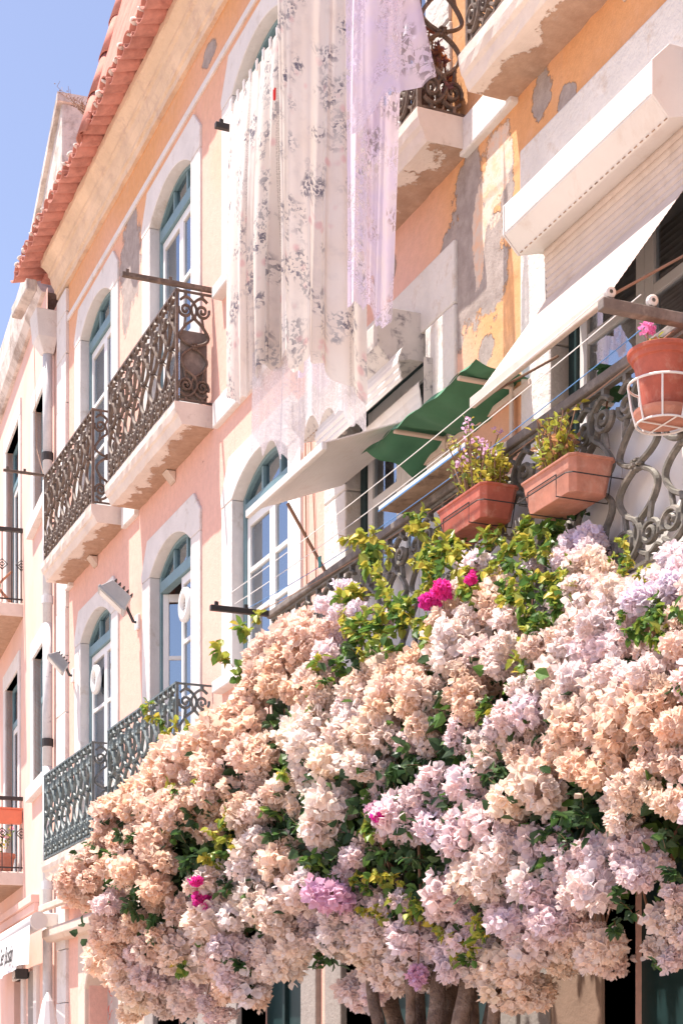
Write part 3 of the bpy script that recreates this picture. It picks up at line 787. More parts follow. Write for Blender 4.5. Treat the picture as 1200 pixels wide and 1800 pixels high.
MB().box(-1.6, -1.0, -.03, .1, 0, 2.95).build('shop_panel', 'grey_stone', NB)
MB().box(-.98, -.7, -.05, .1, 0, 3.0).build('pier_stone', 'lime', NB, bevel=.01)
MB().prism_x([(.05, 11.75), (-.05, 11.75), (-.12, 11.85), (-.15, 12.1), (-.05, 12.2), (.05, 13.1), (.6, 13.3), (.6, 11.75)], -30, -.15).build('parapet', 'mottled', NB)
# attic block rising behind the parapet
ab = MB(); xa = -.95
fp = [(xa, 12.2), (xa, 14.72), (-4.6, 13.75), (-8, 13.2), (-8, 12.2)]
ab.prism_y(fp, .33, 2.4); at = ab.build('attic', 'mottled', NB, bevel=.03)
MB().prism_y([(xa+.03, 14.72), (xa+.03, 14.84), (-4.7, 13.86), (-4.7, 13.74)], .27, 2.45).build('coping', 'mottled', at)
for (a, b_) in ((-2.0, -1.25), (-3.2, -2.5)): MB().box(a, b_, .31, .34, 12.8, 14.2-(-1-a)*.1-.25).build('attic_shutter', 'cornice', at, bevel=.01)
# far balconies
def far_balcony(zf, full):
    s = MB().box(-5.2, -2.32, -.75, .02, zf-.2, zf); b = s.build('balcony', 'slab', NB, bevel=.02)
    zt = zf+1.02
    MB().box(-5.2, -2.33, -.72, -.67, zt, zt+.05).build('top_rail', 'iron_black', b); MB().box(-2.40, -2.33, -.67, .0, zt, zt+.05).build('top_rail', 'iron_black', b)
    MB().box(-5.2, -2.33, -.705, -.685, zf+.05, zf+.07).build('bottom_rail', 'iron_black', b); MB().box(-2.375, -2.355, -.685, .0, zf+.05, zf+.07).build('bottom_rail', 'iron_black', b)
    for q in range(22):
        x = -2.36-.13*q; MB().tube([(x, -.695, zf+.0), (x, -.695, zt)], .007, 5).build('baluster', 'iron_black', b)
    for q in range(5):
        y = -.56+.135*q; MB().tube([(-2.365, y, zf+.0), (-2.365, y, zt)], .007, 5).build('baluster', 'iron_black', b)
        if q in (0, 2, 4):
            d = MB()
            for r_ in (.075, .035):
                d.tube([(-2.365, y, zf+.55-r_), (-2.365, y+r_, zf+.55), (-2.365, y, zf+.55+r_), (-2.365, y-r_, zf+.55), (-2.365, y, zf+.55-r_)], .009, 4)
            d.build('diamond', 'iron_black', b)
    return b
far_balcony(8.25, True); far_balcony(4.42, True)

def wpt(lx, ly, lz):                                        # neighbour-local to world
    a = R(-4.37); return (-21.9+lx*math.cos(a)-ly*math.sin(a), lx*math.sin(a)+ly*math.cos(a), lz)

# shop awning with lettering
sa = tag(empty('shop_awning', wpt(-.85, -.26, 3.02), R(-4.37)), 'white rolled shop awning with black script lettering on its hanging valance', 'awning')
MB().tube([(-3.5, 0, .42), (1.85, 0, .42)], .105, 16).build('roller', 'awning_cloth', sa, smooth=True)
def vf(u, v): return (-3.5+u*5.3, -.10-.03*math.sin(u*23)*(1-v)-.04*(1-v), -.13+v*.5+.03*math.sin(u*9)*(1-v), u, v)
va = MB().grid(vf, 80, 8); va.build('valance', 'awning_cloth', sa, smooth=True)
ec = MB().lathe([(.001, 0), (.11, 0), (.11, .03), (.001, .03)], 14, (0, 0, 0)).build('end_cap', 'white_pvc', sa, loc=(1.86, 0, .42)); ec.rotation_euler = (0, R(90), 0)
tc = bpy.data.curves.new('lettering', 'FONT'); tc.body = 'Ser Bostin'; tc.size = .34; tc.shear = .35; tc.extrude = .002; tc.space_character = .95
to = bpy.data.objects.new('tmp', tc); COL.objects.link(to); bpy.context.view_layer.update()
tm = bpy.data.meshes.new_from_object(to.evaluated_get(bpy.context.evaluated_depsgraph_get())); bpy.data.objects.remove(to)
tm.materials.clear(); tm.materials.append(M['black_ink'])
put('lettering', tm, sa, (-.55, -.185, -.02), rot=(R(87), 0, 0))
mb_ = tag(empty('menu_board', wpt(-2.75, -.35, 0), R(-4.37)), 'narrow white menu board with a red heading hung in the shop doorway', 'sign')
MB().box(-.28, .28, 0, .03, 1.5, 2.72).build('board', 'white_paint', mb_, bevel=.005); MB().box(-.26, .26, -.006, .0, 2.55, 2.70).build('heading', 'red_sign', mb_)
for q in range(9): MB().box(-.22, .18+jit(.04), -.004, .0, 2.40-q*.09, 2.43-q*.09).build('text_line', 'black_ink', mb_)
MB().box(-.02, .02, .03, .06, 0, 1.5).build('post', 'gunmetal', mb_)
ll = tag(empty('shop_lantern', wpt(-1.55, -.12, 2.85), R(-4.37)), 'small dark wall lantern under the white lettered awning', 'lamp')
MB().box(-.1, .1, -.1, .08, 0, .14).build('housing', 'lamp_dark', ll, bevel=.02); MB().box(-.07, .07, -.12, -.1, .02, .1).build('lens', 'lamp_glass', ll, bevel=.005)

# ------------------------------------------------------------------ things on the far balconies
def leafy(name, label, cat, loc, n, spread, h, cols, leaf=.05, flowers=None, parent=None, group=None):
    t = parent or tag(empty(name, loc), label, cat, group)
    mb = MB(); mb.tint = []
    st = MB()
    for k in range(n):
        a = rnd.uniform(0, 6.283); r = spread*math.sqrt(rnd.random()); top = Vector((r*math.cos(a), r*math.sin(a)*.6, h*rnd.uniform(.35, 1.)))
        base = Vector((top.x*.35, top.y*.35, 0))
        st.tube([base, (base+top)/2+Vector((jit(.02), jit(.02), .02)), top], .0035, 4)
        for q in range(8):
            p0 = base.lerp(top, rnd.uniform(.3, 1.05)) + Vector((jit(.03), jit(.03), jit(.02)))
            c = rnd.choice(cols); f = rnd.uniform(.75, 1.2)
            add_leaf(mb, p0, Vector((jit(1), jit(1), rnd.uniform(-.3, .9))), leaf*rnd.uniform(.6, 1.2), tuple(min(1, x*f) for x in c))
        if flowers and rnd.random() < flowers[1]:
            for q in range(9): add_leaf(mb, top+Vector((jit(.025), jit(.025), jit(.02)+.01)), Vector((jit(1), jit(1), jit(1))), .026, flowers[0], wide=.9)
    st.build('stem', 'twig', t)
    o = mb.build('foliage', 'leaf', t); o['kind'] = 'stuff'
    return t
def add_leaf(mb, p, d, L, tint, wide=.62, fold=.18, nrm=None):
    d = d.normalized(); up = nrm or Vector((jit(1), jit(1), jit(1)+.4))
    sd = d.cross(up)
    if sd.length < 1e-4: sd = d.orthogonal()
    sd.normalize(); nn = sd.cross(d).normalized(); w = L*wide*.5; b = len(mb.v)
    P = [p, p+d*L*.33+sd*w+nn*fold*L*.5, p+d*L*.36-nn*.02*L, p+d*L*.33-sd*w+nn*fold*L*.5, p+d*L*.72+sd*w*.72+nn*fold*L*.35, p+d*L*.72-sd*w*.72+nn*fold*L*.35, p+d*L-nn*L*.14]
    mb.v += [tuple(x) for x in P]; mb.f += [(b, b+1, b+2), (b, b+2, b+3), (b+1, b+4, b+6, b+2), (b+3, b+2, b+6, b+5)]
    mb.tint += [tint]*7
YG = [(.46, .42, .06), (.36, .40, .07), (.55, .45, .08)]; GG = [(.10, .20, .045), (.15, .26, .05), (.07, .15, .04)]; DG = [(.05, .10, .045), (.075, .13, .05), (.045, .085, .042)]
pot = tag(empty('patio_pot', wpt(-2.75, -.45, 8.27)), 'green pot with yellow foliage behind tan crossed slats on the upper far balcony', 'plant pot')
MB().lathe([(.0, 0), (.13, 0), (.17, .30), (.19, .30), (.19, .36), (.16, .36), (.0, .34)], 16).build('pot', 'green_pot', pot, smooth=False)
leafy('', '', '', None, 16, .3, .75, YG, .07, parent=pot)
for ch_ in pot.children:
    if ch_.name.startswith(('stem', 'foliage')): ch_.location = (0, 0, .34)
tr = tag(empty('garden_trellis', wpt(-2.45, -.36, 8.27)), 'tan crossed wooden slats leaning inside the upper far railing', 'trellis')
for s_ in (-1, 1): MB().tube([(0, -.22*s_, 0), (0, .22*s_, .46)], .022, 4).build('slat', 'lattice', tr)
sb = tag(empty('salmon_planter', wpt(-2.5, -.36, 5.1)), 'long salmon red planter box hooked on the lower far railing', 'planter')
MB().box(.09, .22, -.36, .33, 0, .2).build('box', 'salmon_box', sb, bevel=.012); MB().box(.08, .23, -.37, .34, .2, .225).build('rim', 'salmon_box', sb)
fp_ = tag(empty('clay_flowerpot', wpt(-2.62, -.25, 4.44)), 'brown clay pot of pink flowers on the floor of the lower far balcony', 'plant pot')
MB().lathe([(0, 0), (.14, 0), (.17, .2), (.185, .2), (.185, .26), (.15, .26), (0, .24)], 16).build('pot', 'terra', fp_)
leafy('', '', '', None, 12, .22, .4, YG+GG, .05, ((.8, .35, .5), .6), parent=fp_)
for ch_ in fp_.children:
    if ch_.name.startswith(('stem', 'foliage')): ch_.location = (0, 0, .24)

# ------------------------------------------------------------------ floodlights
def floodlight(loc, mount, label, s=1., tilt=40, yaw=20):
    t = tag(empty('floodlight', loc), label, 'floodlight', 'floodlights on the facade')
    Mx = Matrix.Rotation(R(yaw), 4, 'Z') @ Matrix(((0, 0, -1, 0), (-math.cos(R(tilt)), math.sin(R(tilt)), 0, 0), (math.sin(R(tilt)), math.cos(R(tilt)), 0, 0), (0, 0, 0, 1)))
    body = MB(); body.v = [(-.17, -.05, -.12), (.17, -.05, -.12), (.17, -.05, .12), (-.17, -.05, .12), (-.13, .09, -.07), (.13, .09, -.07), (.13, .09, .07), (-.13, .09, .07)]
    body.f = [(0, 1, 2, 3), (7, 6, 5, 4), (0, 4, 5, 1), (1, 5, 6, 2), (2, 6, 7, 3), (3, 7, 4, 0)]
    fr = MB().box(-.185, .185, -.085, -.05, -.135, .135); gl = MB().box(-.15, .15, -.092, -.085, -.10, .10); rb = MB()
    for q in range(5): rb.box(-.12+q*.055, -.105+q*.055, .08, .13, -.06, .06)
    for mb2, nm, mt in ((body, 'housing', 'gunmetal'), (fr, 'frame', 'gunmetal'), (gl, 'lens', 'lamp_glass'), (rb, 'cooling_fins', 'lamp_dark')):
        mb2.v = [tuple((Mx @ Vector(v))*s) for v in mb2.v]; mb2.build(nm, mt, t, bevel=.006)
    mv = Vector(mount)-Vector(loc)
    MB().tube([Vector((0, .06, 0)), (mv+Vector((0, -.06, .0))), mv], .018, 6).build('arm', 'lamp_dark', t); MB().box(mv.x-.06, mv.x+.06, mv.y-.03, mv.y, mv.z-.08, mv.z+.08).build('wall_plate', 'white_paint', t, bevel=.008)
floodlight((-17.55, -.26, 6.60), (-17.6, 0, 6.36), 'larger grey floodlight on the wall beside the open green-framed door', 1.0, 42, -14)
floodlight((-20.25, -.24, 6.50), (-20.45, 0, 6.40), 'smaller grey floodlight beside the rainwater pipe', .75, 48, -10)

# ------------------------------------------------------------------ round ventilators in the window panes
def vent(loc, label):
    t = tag(empty('window_ventilator', loc), label, 'ventilator', 'window ventilators')
    r = MB().lathe([(.09, -.0), (.165, -.0), (.175, -.02), (.165, -.05), (.12, -.06), (.09, -.045), (.09, 0)], 24); o = r.build('rim', 'white_paint', t, smooth=True); o.rotation_euler = (R(-90), 0, 0)
    gsl = MB()
    for q in range(6): gsl.box(-.085, .085, -.02, -.012, -.075+q*.028, -.06+q*.028)
    gsl.build('grille', 'old_pvc', t)
    MB().lathe([(0, .0), (.095, .0)], 16).build('backing', 'wood_grey', t).rotation_euler = (R(90), 0, 0)
vent((-16.16, .09, 6.19), 'white round ventilator in the glass of the half-open green-framed door')
vent((-19.66, .09, 6.19), 'white round ventilator in the glass beside the smaller floodlight')

# ------------------------------------------------------------------ roller shutters
def slats(fn, x0, x1, n, am=.008):
    """corrugated sheet along profile fn(t)->(y,z)"""
    mb = MB(); pts = []
    for i in range(n*4+1):
        t = i/(n*4); y, z = fn(t); y2, z2 = fn(min(1, t+.01)); y1, z1 = fn(max(0, t-.01)); d = Vector((y2-y1, z2-z1)).normalized()
        k = (i % 4); off = (0., am*.75, am, am*.75)[k]
        pts.append((y+d[1]*off, z-d[0]*off))
    back = [(y+.012, z+.004) for y, z in pts]
    m = len(pts)
    for xx in (x0, x1): mb.v += [(xx, y, z) for y, z in pts]
    for xx in (x0, x1): mb.v += [(xx, y+.008, z+.012) for y, z in pts]
    for i in range(m-1):
        mb.f += [(i, i+1, m+i+1, m+i), (2*m+i, 3*m+i, 3*m+i+1, 2*m+i+1), (i, 2*m+i, 2*m+i+1, i+1), (m+i, m+i+1, 3*m+i+1, 3*m+i)]
    mb.f += [(0, m, 3*m, 2*m), (m-1, 3*m-1, 4*m-1, 2*m-1)]
    return mb
def shutter(x0, x1, zt, boxmat, sx0, sx1, prof, bar, ytip, ztip, zarm):
    hx = [(-.34, zt-.27), (-.34, zt-.10), (-.24, zt), (-.0, zt), (-.0, zt-.33), (-.10, zt-.33), (-.24, zt-.37)]
    b = MB().prism_x(hx[::-1], x0, x1).build('roller_shutter', boxmat, B, bevel=.008)
    for (xx, s_) in ((x0, -1), (x1, 1)):
        MB().prism_x([(y*1.0+(.006 if y == 0 else -.006), z) for y, z in hx[::-1]], min(xx, xx+s_*.012), max(xx, xx+s_*.012)).build('end_plate', boxmat, b, bevel=.003)
    def along(pr):
        def fn(t):
            L = [0.]
            for i in range(len(pr)-1): L.append(L[-1]+math.hypot(pr[i+1][0]-pr[i][0], pr[i+1][1]-pr[i][1]))
            q = t*L[-1]
            for i in range(len(pr)-1):
                if q <= L[i+1] or i == len(pr)-2:
                    f = (q-L[i])/(L[i+1]-L[i]); return (pr[i][0]+(pr[i+1][0]-pr[i][0])*f, pr[i][1]+(pr[i+1][1]-pr[i][1])*f)
        return fn
    for (pr, ns, am) in prof: slats(along(pr), sx0, sx1, ns, am).build('slat_curtain', bar, b)
    for xx in (sx0-.012, sx1+.004): MB().box(xx, xx+.008, -.09, -.02, zt-.75, zt-.38).build('guide_rail', 'old_pvc', b)
    MB().box(x0+.01, x1-.01, -.3425, -.3395, zt-.262, zt-.258).build('seam', 'old_pvc', b)
    for q in range(int((x1-x0)/.055)): MB().box(x0+.03+q*.055, x0+.055+q*.055, -.256, -.250, zt-.3700, zt-.366).build('vent_slot', 'plywood', b)
    MB().box(sx0-.01, sx1+.01, ytip-.022, ytip+.012, ztip-.045, ztip+.012).build('bottom_bar', bar, b, bevel=.006)
    for xx in (sx0+.02, sx1-.02):
        if boxmat == 'white_pvc': MB().tube([(xx, -.02, zarm), (xx, ytip, ztip-.02)], .008, 6).build('push_arm', 'cable', b)
    return b
bE = shutter(-8.74, -7.2, 6.69, 'white_pvc', -8.70, -7.22, [([(-.10, 6.36), (-.085, 6.2), (-.08, 6.08)], 7, .008), ([(-.08, 6.08), (-.57, 5.40)], 21, .004)], 'slat', -.56, 5.42, 5.75)
bD = shutter(-12.15, -10.55, 6.76, 'old_pvc', -11.85, -10.36, [([(-.24, 6.42), (-.275, 6.33), (-.25, 6.20)], 5, .008), ([(-.13, 6.20), (-.10, 6.02), (-.06, 5.99)], 4, .003), ([(-.06, 5.99), (-.80, 5.70)], 22, .003)], 'white_pvc', -.80, 5.70, 5.1)
MB().tube([(-11.84, -.5, 5.80), (-11.84, -.02, 5.05)], .013, 6).build('stay_rod', 'cable', bD)

# cables down the wall between windows
cb = tag(empty('wall_cables', (-12.6, 0, 4.2)), 'two thin brown cables running down the salmon wall beside the shuttered window', 'cable')
MB().tube(smooth_path([(-.10, -.012, 0), (-.09, -.012, 1.2), (-.10, -.02, 2.4), (-.06, -.012, 2.55)], 5), .006, 5).build('cable', 'cable', cb)
MB().tube(smooth_path([(.06, -.012, 0), (.12, -.012, .5), (.10, -.012, 1.4), (.02, -.012, 2.2), (-.04, -.012, 2.55)], 5), .005, 5).build('cable', 'cable', cb)
MB().tube([(-22.0, -.16, 11.3), (-21.55, -.22, 9.5), (-20.56, -.36, 8.85)], .004, 4).build('sagging_wire', 'cable', None)
tag(bpy.data.objects['sagging_wire'], 'thin wire sagging from the roof corner down to the brown balcony', 'wire')

# ------------------------------------------------------------------ green canopy on brackets
gc = tag(empty('green_awning', (-9.8, -.2, 5.4)), 'small green canvas canopy draped over pale brackets between the shuttered windows', 'awning')
def gf(u, v):
    x = -10.62+u*1.62; y = -.40+v*.42
    z = 5.80
    if u < .29: z -= (.29-u)/.29*(.13*v+.02*math.sin(v*9)) + .03*math.sin(v*3.14)*(.29-u)/.29
    elif u < .864: f = math.sin(math.pi*(u-.29)/.574); z -= f*(.035+.075*v) + .012*math.sin(u*40)*v
    else: z -= (u-.864)*.5*v + .015*math.sin(v*7)
    z += .006*math.sin(u*31+v*5)
    x += .03*math.sin(v*3.14)*(1 if u < .5 else -1)*abs(u-.5)*2
    return (x+9.8, y+.2+.02*math.sin(u*9), z-5.4, u, v)
def gfv(u, v): x, y, z, a, b_ = gf(u, 0); return (x, y-.004-.03*v, z-.035*v*(1+.3*math.sin(u*20)), a, b_)
MB().grid(gf, 40, 16).build('canvas', 'canvas', gc, smooth=True); MB().grid(gfv, 40, 3).build('canvas_hem', 'canvas', gc, smooth=True)
for x in (-10.15, -9.22):
    br = MB(); br.box(x+9.8-.02, x+9.8+.02, -.20, .16, .355, .378); br.box(x+9.8-.02, x+9.8+.02, .155, .175, -.02, .385); br.build('bracket', 'shop_stone', gc, bevel=.008)
MB().box(-.78, .80, .165, .195, .30, .34).build('wall_batten', 'shop_stone', gc, bevel=.005)

# ------------------------------------------------------------------ shelf on the railing
sh = tag(empty('balcony_shelf', (-9.5, -.42, 5.2)), 'stained wooden board with blue-white edge resting on the long balcony rail', 'shelf')
MB().box(-.56, .66, -.12, .22, 0, .022).build('board', 'plywood', sh, bevel=.004); MB().box(-.565, .665, -.128, -.122, -.004, .028).build('edging', 'white_pvc', sh); MB().box(-.565, .665, -.131, -.1285, -.006, .004).build('edge_strip', 'line_blue', sh)

# ------------------------------------------------------------------ poles and lines
def pole(x, z, y0, y1, label, mat='iron_brown', th=.022, wood=False):
    t = tag(empty('clothes_pole', (x, y1, z)), label, 'pole', 'clothes poles on the balconies')
    L = y1-y0
    MB().box(-th, th, -L-.0, .0, 0, th*2).build('bar', mat, t, bevel=.006)
    for q in range(2):
        yy = -L+.05+q*(L-.12)*.55
        pl = MB(); pl.box(-.012, .012, yy-.014, yy+.014, th*2, th*2+.03); pl.build('pulley_fork', mat, t)
        if wood:
            w = MB().lathe([(.010, -.015), (.026, -.015), (.029, -.006), (.020, 0), (.029, .006), (.026, .015), (.010, .015)], 14); o = w.build('pulley', 'ceramic', t, loc=(0, yy, th*2+.036), smooth=True); o.rotation_euler = (0, R(90), 0)
    return t
pole(-15.13, 8.83, -.86, -.0, 'brown iron clothes pole sticking out over the brown upper balcony near the arched door')
pole(-12.45, 8.82, -.86, -.0, 'brown clothes pole beside the flowered laundry', 'iron_black')
pole(-20.58, 8.82, -.84, -.34, 'green-brown clothes pole on the far end of the upper brown balconies', 'iron_brown', .016)
pole(-12.57, 5.15, -.86, -.30, 'black clothes pole at the left end of the long balcony', 'iron_black')
pole(-6.86, 5.13, -.84, -.30, 'thick weathered wooden beam with ceramic pulleys above the round red pot', 'wood_grey', .027, True)
pole(-6.75, 8.84, -.86, -.0, 'iron clothes pole above the white shutter box', 'iron_brown')
def line(a, b_, sag, mat, label, r=.0028):
    pts = [tuple(Vector(a).lerp(Vector(b_), i/24)-Vector((0, 0, sag*4*(i/24)*(1-i/24)))) for i in range(25)]
    return tag(MB().tube(pts, r, 5).build('clothesline', mat), label, 'clothesline', 'clotheslines along the facade')
line((-12.57, -.80, 5.22), (-6.86, -.78, 5.24), .05, 'line_white', 'outermost white clothesline in front of the long balcony')
line((-12.57, -.66, 5.22), (-6.86, -.62, 5.24), .06, 'line_white', 'second white clothesline in front of the long balcony')
line((-12.57, -.55, 5.20), (-6.86, -.50, 5.18), .09, 'line_blue', 'blue clothesline below the white ones')
line((-12.57, -.45, 5.19), (-6.86, -.44, 5.10), .10, 'cable', 'tan clothesline nearest the long balcony rail', .0035)
line((-12.45, -.80, 8.89), (-6.75, -.80, 8.91), .05, 'line_white', 'white clothesline holding the flowered curtains')
line((-12.45, -.58, 8.89), (-6.75, -.58, 8.91), .05, 'line_white', 'inner white clothesline behind the flowered curtains')
PEGS = [(-12.18+i*.14, -.82, 8.86, 'ceramic', 'small pale peg gripping the flowered curtain along the sloping line') for i in range(10)]
for k, (x, y, z, mt, lb) in enumerate(PEGS + [(-11.05, -.56, 5.14, 'peg_teal', 'teal clothes peg on the blue line'), (-11.2, -.84, 8.42, 'peg_red', 'red clothes peg on the flowered laundry')]):
    t = tag(empty('clothes_peg', (x, y, z)), lb, 'peg', 'clothes pegs')
    for s_ in (-1, 1): MB().prism_y([(s_*.004, -.04), (s_*.012, -.03), (s_*.016, .04), (s_*.009, .04)][::s_], -.006, .006).build('jaw', mt, t)

# ------------------------------------------------------------------ laundry
def cloth(name, mat, label, tl, tr_, bl, br_, folds, amp, uvs=(1., 2.), hem=0., nu=110, nv=60, seed=0, belly=.05):
    """sheet between a top edge tl-tr and a bottom edge bl-br with deepening folds"""
    rr = random.Random(seed); ph = [rr.uniform(0, 6.28) for _ in range(6)]
    tl, tr_, bl, br_ = map(Vector, (tl, tr_, bl, br_))
    def edge(a, b_, u): return a.lerp(b_, u)
    ac = (br_-bl); ac.z = 0; ac2 = (tr_-tl); ac2.z = 0
    def f(u, v):
        p = edge(tl, tr_, u).lerp(edge(bl, br_, u), v)
        d = ac2.normalized().lerp(ac.normalized(), v); nrm = Vector((-d.y, d.x, 0)).normalized()
        uu = u + .03*math.sin(v*3.+ph[3]) + .09*math.sin(u*5.1+ph[4]) + .035*math.sin(u*13+v*2.2+ph[5])
        k = (.25+.75*min(1, v*1.6))*(.7+.5*math.sin(u*4.3+ph[1]+v*1.1))
        off = amp*k*(math.sin(uu*folds*6.283+ph[0]) + .5*math.sin(uu*folds*2.3*6.283+ph[1]+v*1.4) + .25*math.sin(uu*folds*4.1*6.283+ph[2]+v*3))
        off += belly*math.sin(v*math.pi)*math.sin(u*3+ph[4])
        p = p + nrm*off + d*(amp*.35*k*math.sin(uu*folds*6.283*2+ph[5]))
        z = p.z
        if hem: z += hem*v**8*abs(math.sin(u*uvs[0]*16))
        z += (.012*math.sin(uu*folds*12+ph[2])+.06*math.sin(u*5.3+ph[3])+.03*math.sin(u*11.7+ph[0]))*v**5
        return (p.x, p.y, z, u*uvs[0], v*uvs[1])
    o = MB().grid(f, nu, nv).build(name, mat, None, smooth=True)
    return tag(o, label, 'laundry', 'laundry on the upper clotheslines')
cloth('floral_curtain', 'floral', 'white curtain printed with grey-blue and pink flowers pegged along the sloping line', (-12.22, -.82, 8.86), (-10.92, -.80, 8.88), (-12.12, -.88, 6.62), (-11.72, -.52, 6.80), 2.3, .07, (1.5, 2.2), seed=3)
cloth('folded_floral_curtain', 'floral', 'cream curtain with faded grey flower bands hung edge-on in front of the others', (-10.52, -1.02, 8.95), (-10.42, -.46, 8.95), (-10.40, -1.04, 6.22), (-10.34, -.50, 6.06), 1.5, .04, (.75, 2.8), seed=5)
cloth('folded_floral_curtain', 'floral', 'narrow white back fold of flowered cloth beside the cream curtain', (-10.62, -1.04, 8.95), (-10.55, -.90, 8.95), (-10.47, -1.06, 6.25), (-10.42, -.92, 6.2), 1., .03, (.25, 2.8), seed=15)
cloth('lace_curtain', 'lace', 'long lilac lace panel with scalloped hem below the short lace cloth', (-9.78, -.90, 8.95), (-9.70, -.52, 8.95), (-9.80, -.88, 6.30), (-9.74, -.60, 6.28), 1.8, .03, (.6, 2.6), .05, seed=7)
cloth('lace_tablecloth', 'lace', 'short lilac lace cloth blowing out in front of the long lace panel', (-9.57, -.93, 8.98), (-9.48, -.76, 8.98), (-9.57, -.95, 7.30), (-9.40, -.46, 7.66), 1.6, .03, (.7, 1.5), .03, seed=9)
cloth('lace_back_panel', 'lace', 'lilac lace panel glimpsed between the two flowered curtains', (-11.0, -.66, 8.95), (-10.9, -.42, 8.95), (-11.05, -.72, 6.35), (-10.95, -.5, 6.35), 1.5, .03, (.5, 2.6), .04, seed=10)
cloth('sheer_curtain', 'sheer', 'sheer white voile hanging lower than the flowered curtain', (-11.85, -.74, 8.7), (-11.60, -.40, 8.7), (-11.98, -.74, 6.12), (-11.75, -.40, 6.15), 2., .04, (.8, 2.6), .09, seed=12)
cloth('sheer_curtain', 'sheer', 'sheer white voile below the cream flowered curtain', (-10.72, -.80, 8.7), (-10.6, -.40, 8.7), (-10.76, -.78, 5.95), (-10.62, -.40, 5.95), 2., .035, (.8, 2.6), .08, seed=13)

# ------------------------------------------------------------------ planters on the railing
def planter(loc, mat, label, L=.62, W_=.17, H_=.17):
    t = tag(empty('planter_box', loc), label, 'planter')
    def ring(l, w, z, c): return [(-l+c, -w, z), (l-c, -w, z), (l, -w+c, z), (l, w-c, z), (l-c, w, z), (-l+c, w, z), (-l, w-c, z), (-l, -w+c, z)]
    lv = [(.42, .80, 0.), (.46, .9, .55), (.465, .93, .62), (.47, .94, .72), (.475, .95, .80), (.485, .97, .92), (.50, 1.02, .93), (.505, 1.03, 1.0), (.47, .92, 1.0), (.46, .9, .86)]
    m = MB()
    for (l, w, z) in lv: m.v += ring(l*L, w*W_/2, z*H_, .03)
    for i in range(len(lv)-1):
        for k in range(8): m.f.append((i*8+k, i*8+(k+1) % 8, (i+1)*8+(k+1) % 8, (i+1)*8+k))
    m.f.append(tuple(range(8))[::-1]); m.build('tub', mat, t, bevel=.003)
    s_ = MB(); s_.v = ring(.47*L, .92*W_/2, H_*.87, .03); s_.f = [tuple(range(8))]; s_.build('soil', 'soil', t)
    w = MB(); a = L*.49; b_ = W_*.56
    w.tube([(-a*.55, b_+.03, H_*.95), (-a*.55, b_, H_*.9), (-a*.55, b_, -.012), (-a*.55, -b_, -.012), (-a*.55, -b_, H_*.55), (a*.55, -b_, H_*.55), (a*.55, -b_, -.012), (a*.55, b_, -.012), (a*.55, b_+.03, H_*.95)], .0035, 5)
    w.tube([(-a-.01, b_, H_*.42), (-a-.01, -b_+.02, H_*.42), (-a+.02, -b_-.004, H_*.42), (a-.02, -b_-.004, H_*.42), (a+.01, -b_+.02, H_*.42), (a+.012, b_+.02, H_*.42)], .0035, 5)
    w.build('wire_hanger', 'iron_black', t)
    return t
p1 = planter((-8.715, -.53, 4.68), 'terra_red', 'dark red planter box with pink-flowering stems hung on the long railing', .60, .24, .18)
p2 = planter((-7.75, -.50, 4.53), 'terra', 'pale terracotta planter box with bushy yellow-green plant on the long railing', .55, .27, .18)
def plant(loc, label, **kw):
    return leafy('potted_plant', label, 'plant', loc, **kw)
leafy_ = plant((-8.75, -.52, 4.84), 'spindly plant with small pink flowers growing from the dark red planter', n=34, spread=.27, h=.44, cols=YG+[(.25, .33, .10)], leaf=.042, flowers=((.80, .50, .72), .55))
plant((-8.52, -.5, 4.84), 'low yellow leaves at the end of the dark red planter', n=16, spread=.13, h=.24, cols=YG, leaf=.055)
plant((-7.88, -.5, 4.70), 'bushy yellow-green succulent with dry brown stems in the pale terracotta planter', n=44, spread=.2, h=.36, cols=YG+[(.30, .34, .08), (.52, .27, .14)], leaf=.045)
plant((-9.3, -.3, 5.2), 'thin dry herb behind the shelf at the green canopy', n=8, spread=.2, h=.3, cols=[(.4, .38, .15), (.45, .3, .15)], leaf=.03)

rp = tag(empty('round_pot', (-6.86, -.50, 4.70)), 'large round orange-red pot with moulded rim in a white wire ring', 'plant pot')
MB().lathe([(0, 0), (.093, 0), (.10, .03), (.112, .10), (.122, .16), (.134, .22), (.136, .235), (.148, .24), (.152, .262), (.166, .268), (.168, .285), (.156, .288), (.148, .27), (.0, .25)], 40).build('pot', 'terra_red', rp, smooth=False, bevel=.002)
MB().lathe([(0, -.045), (.115, -.045), (.135, -.012), (.138, .005), (.130, .005), (.11, -.03), (0, -.03)], 32).build('saucer', 'terra', rp)
MB().lathe([(0, .252), (.146, .256)], 24).build('soil', 'soil', rp)
w = MB()
def circ(r, z, n=32): return [(r*math.cos(2*math.pi*i/n), r*math.sin(2*math.pi*i/n), z) for i in range(n+1)]
w.tube(circ(.162, .13), .006, 6).tube(circ(.125, -.055), .005, 6)
for k in range(8):
    a = k*math.pi/4+.2; w.tube([(.162*math.cos(a), .162*math.sin(a), .13), (.145*math.cos(a), .145*math.sin(a), .02), (.125*math.cos(a), .125*math.sin(a), -.055)], .005, 5)
w.tube([(-.125, 0, -.055), (.125, 0, -.055)], .004, 5).tube([(0, -.125, -.055), (0, .125, -.055)], .004, 5)
w.tube([(-.08, .162*.86, .13), (-.08, .20, .16), (-.08, .20, .40)], .005, 5).tube([(.08, .162*.86, .13), (.08, .20, .16), (.08, .20, .40)], .005, 5)
w.build('wire_basket', 'wire_white', rp)
gp = plant((-6.9, -.54, 4.95), 'small geranium with one pink bloom and dry leaves in the round pot', n=7, spread=.11, h=.12, cols=YG+[(.55, .25, .12)], leaf=.045)
fl = MB(); fl.tint = []
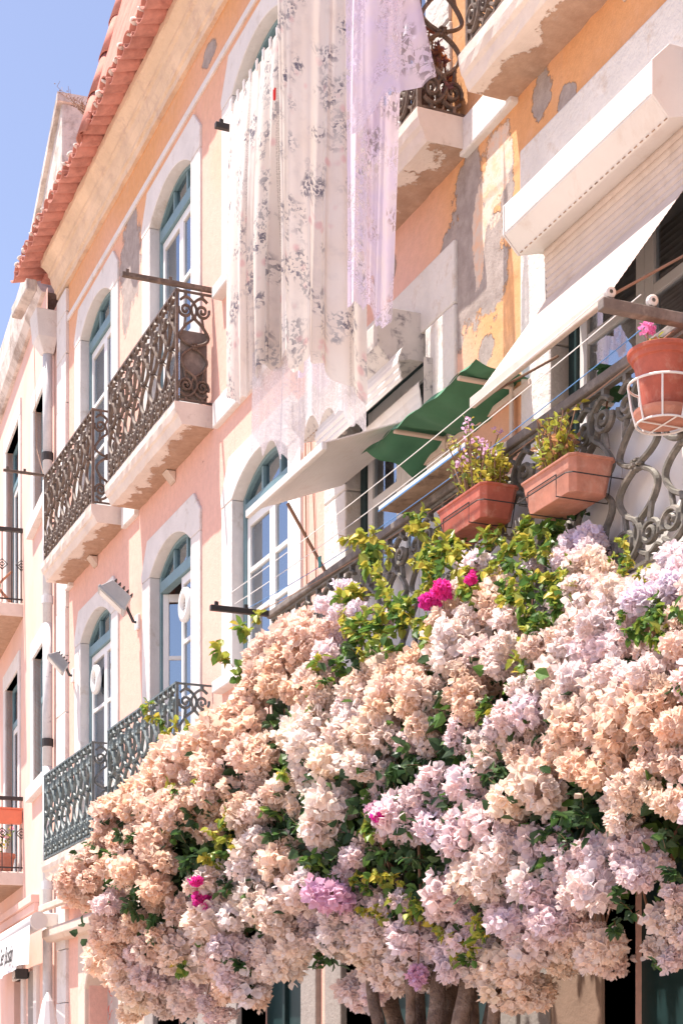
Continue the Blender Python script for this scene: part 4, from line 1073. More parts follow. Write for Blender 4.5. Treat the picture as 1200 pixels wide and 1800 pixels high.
for k in range(60): add_leaf(fl, Vector((-.06, .02, .19))+Vector((jit(1), jit(1), jit(1))).normalized()*.028, Vector((jit(1), jit(1), jit(1))), .022, (.85, .30, .60), wide=.9)
fl.build('bloom', 'leaf', gp); MB().tube([(-.02, 0, 0), (-.05, .015, .1), (-.06, .02, .17)], .004, 4).build('stem', 'twig', gp)
gl_ = tag(empty('potted_plant', (-7.82, -.22, 5.02)), 'broad dark green leaves rising behind the wooden handrail at the window', 'plant')
lf = MB(); lf.tint = []
for k in range(7): add_leaf(lf, Vector((jit(.12), jit(.06), .08+rnd.random()*.18)), Vector((jit(1), -.4, jit(.4))), rnd.uniform(.12, .17), (.06, .16, .07), wide=1.0, nrm=Vector((.2, -.6, 1)))
lf.build('foliage', 'leaf', gl_); MB().tube([(0, 0, -.6), (0, 0, .1), (.05, 0, .25)], .006, 5).build('stem', 'twig', gl_)
# dry plants on the upper balcony
ud = tag(empty('potted_plant', (-10.08, -.19, 7.76)), 'dark reddish succulents with orange tips crowding the upper balcony corner', 'plant')
lm = MB(); lm.tint = []; sm = MB()
for k in range(48):
    b0 = Vector((jit(.15), jit(.13), 0)); t0 = b0+Vector((jit(.08), jit(.05), rnd.uniform(.12, .62))); sm.tube([b0, t0], .008, 5)
    c = rnd.choice([(.20, .09, .09), (.16, .08, .10), (.30, .13, .09), (.62, .26, .10)])
    for q in range(12): add_leaf(lm, t0+Vector((jit(.012), jit(.012), jit(.012))), Vector((jit(1), jit(1), rnd.uniform(-.4, .8))), .05, c, wide=.5)
sm.build('stem', 'twig', ud); o = lm.build('foliage', 'leaf', ud); o['kind'] = 'stuff'

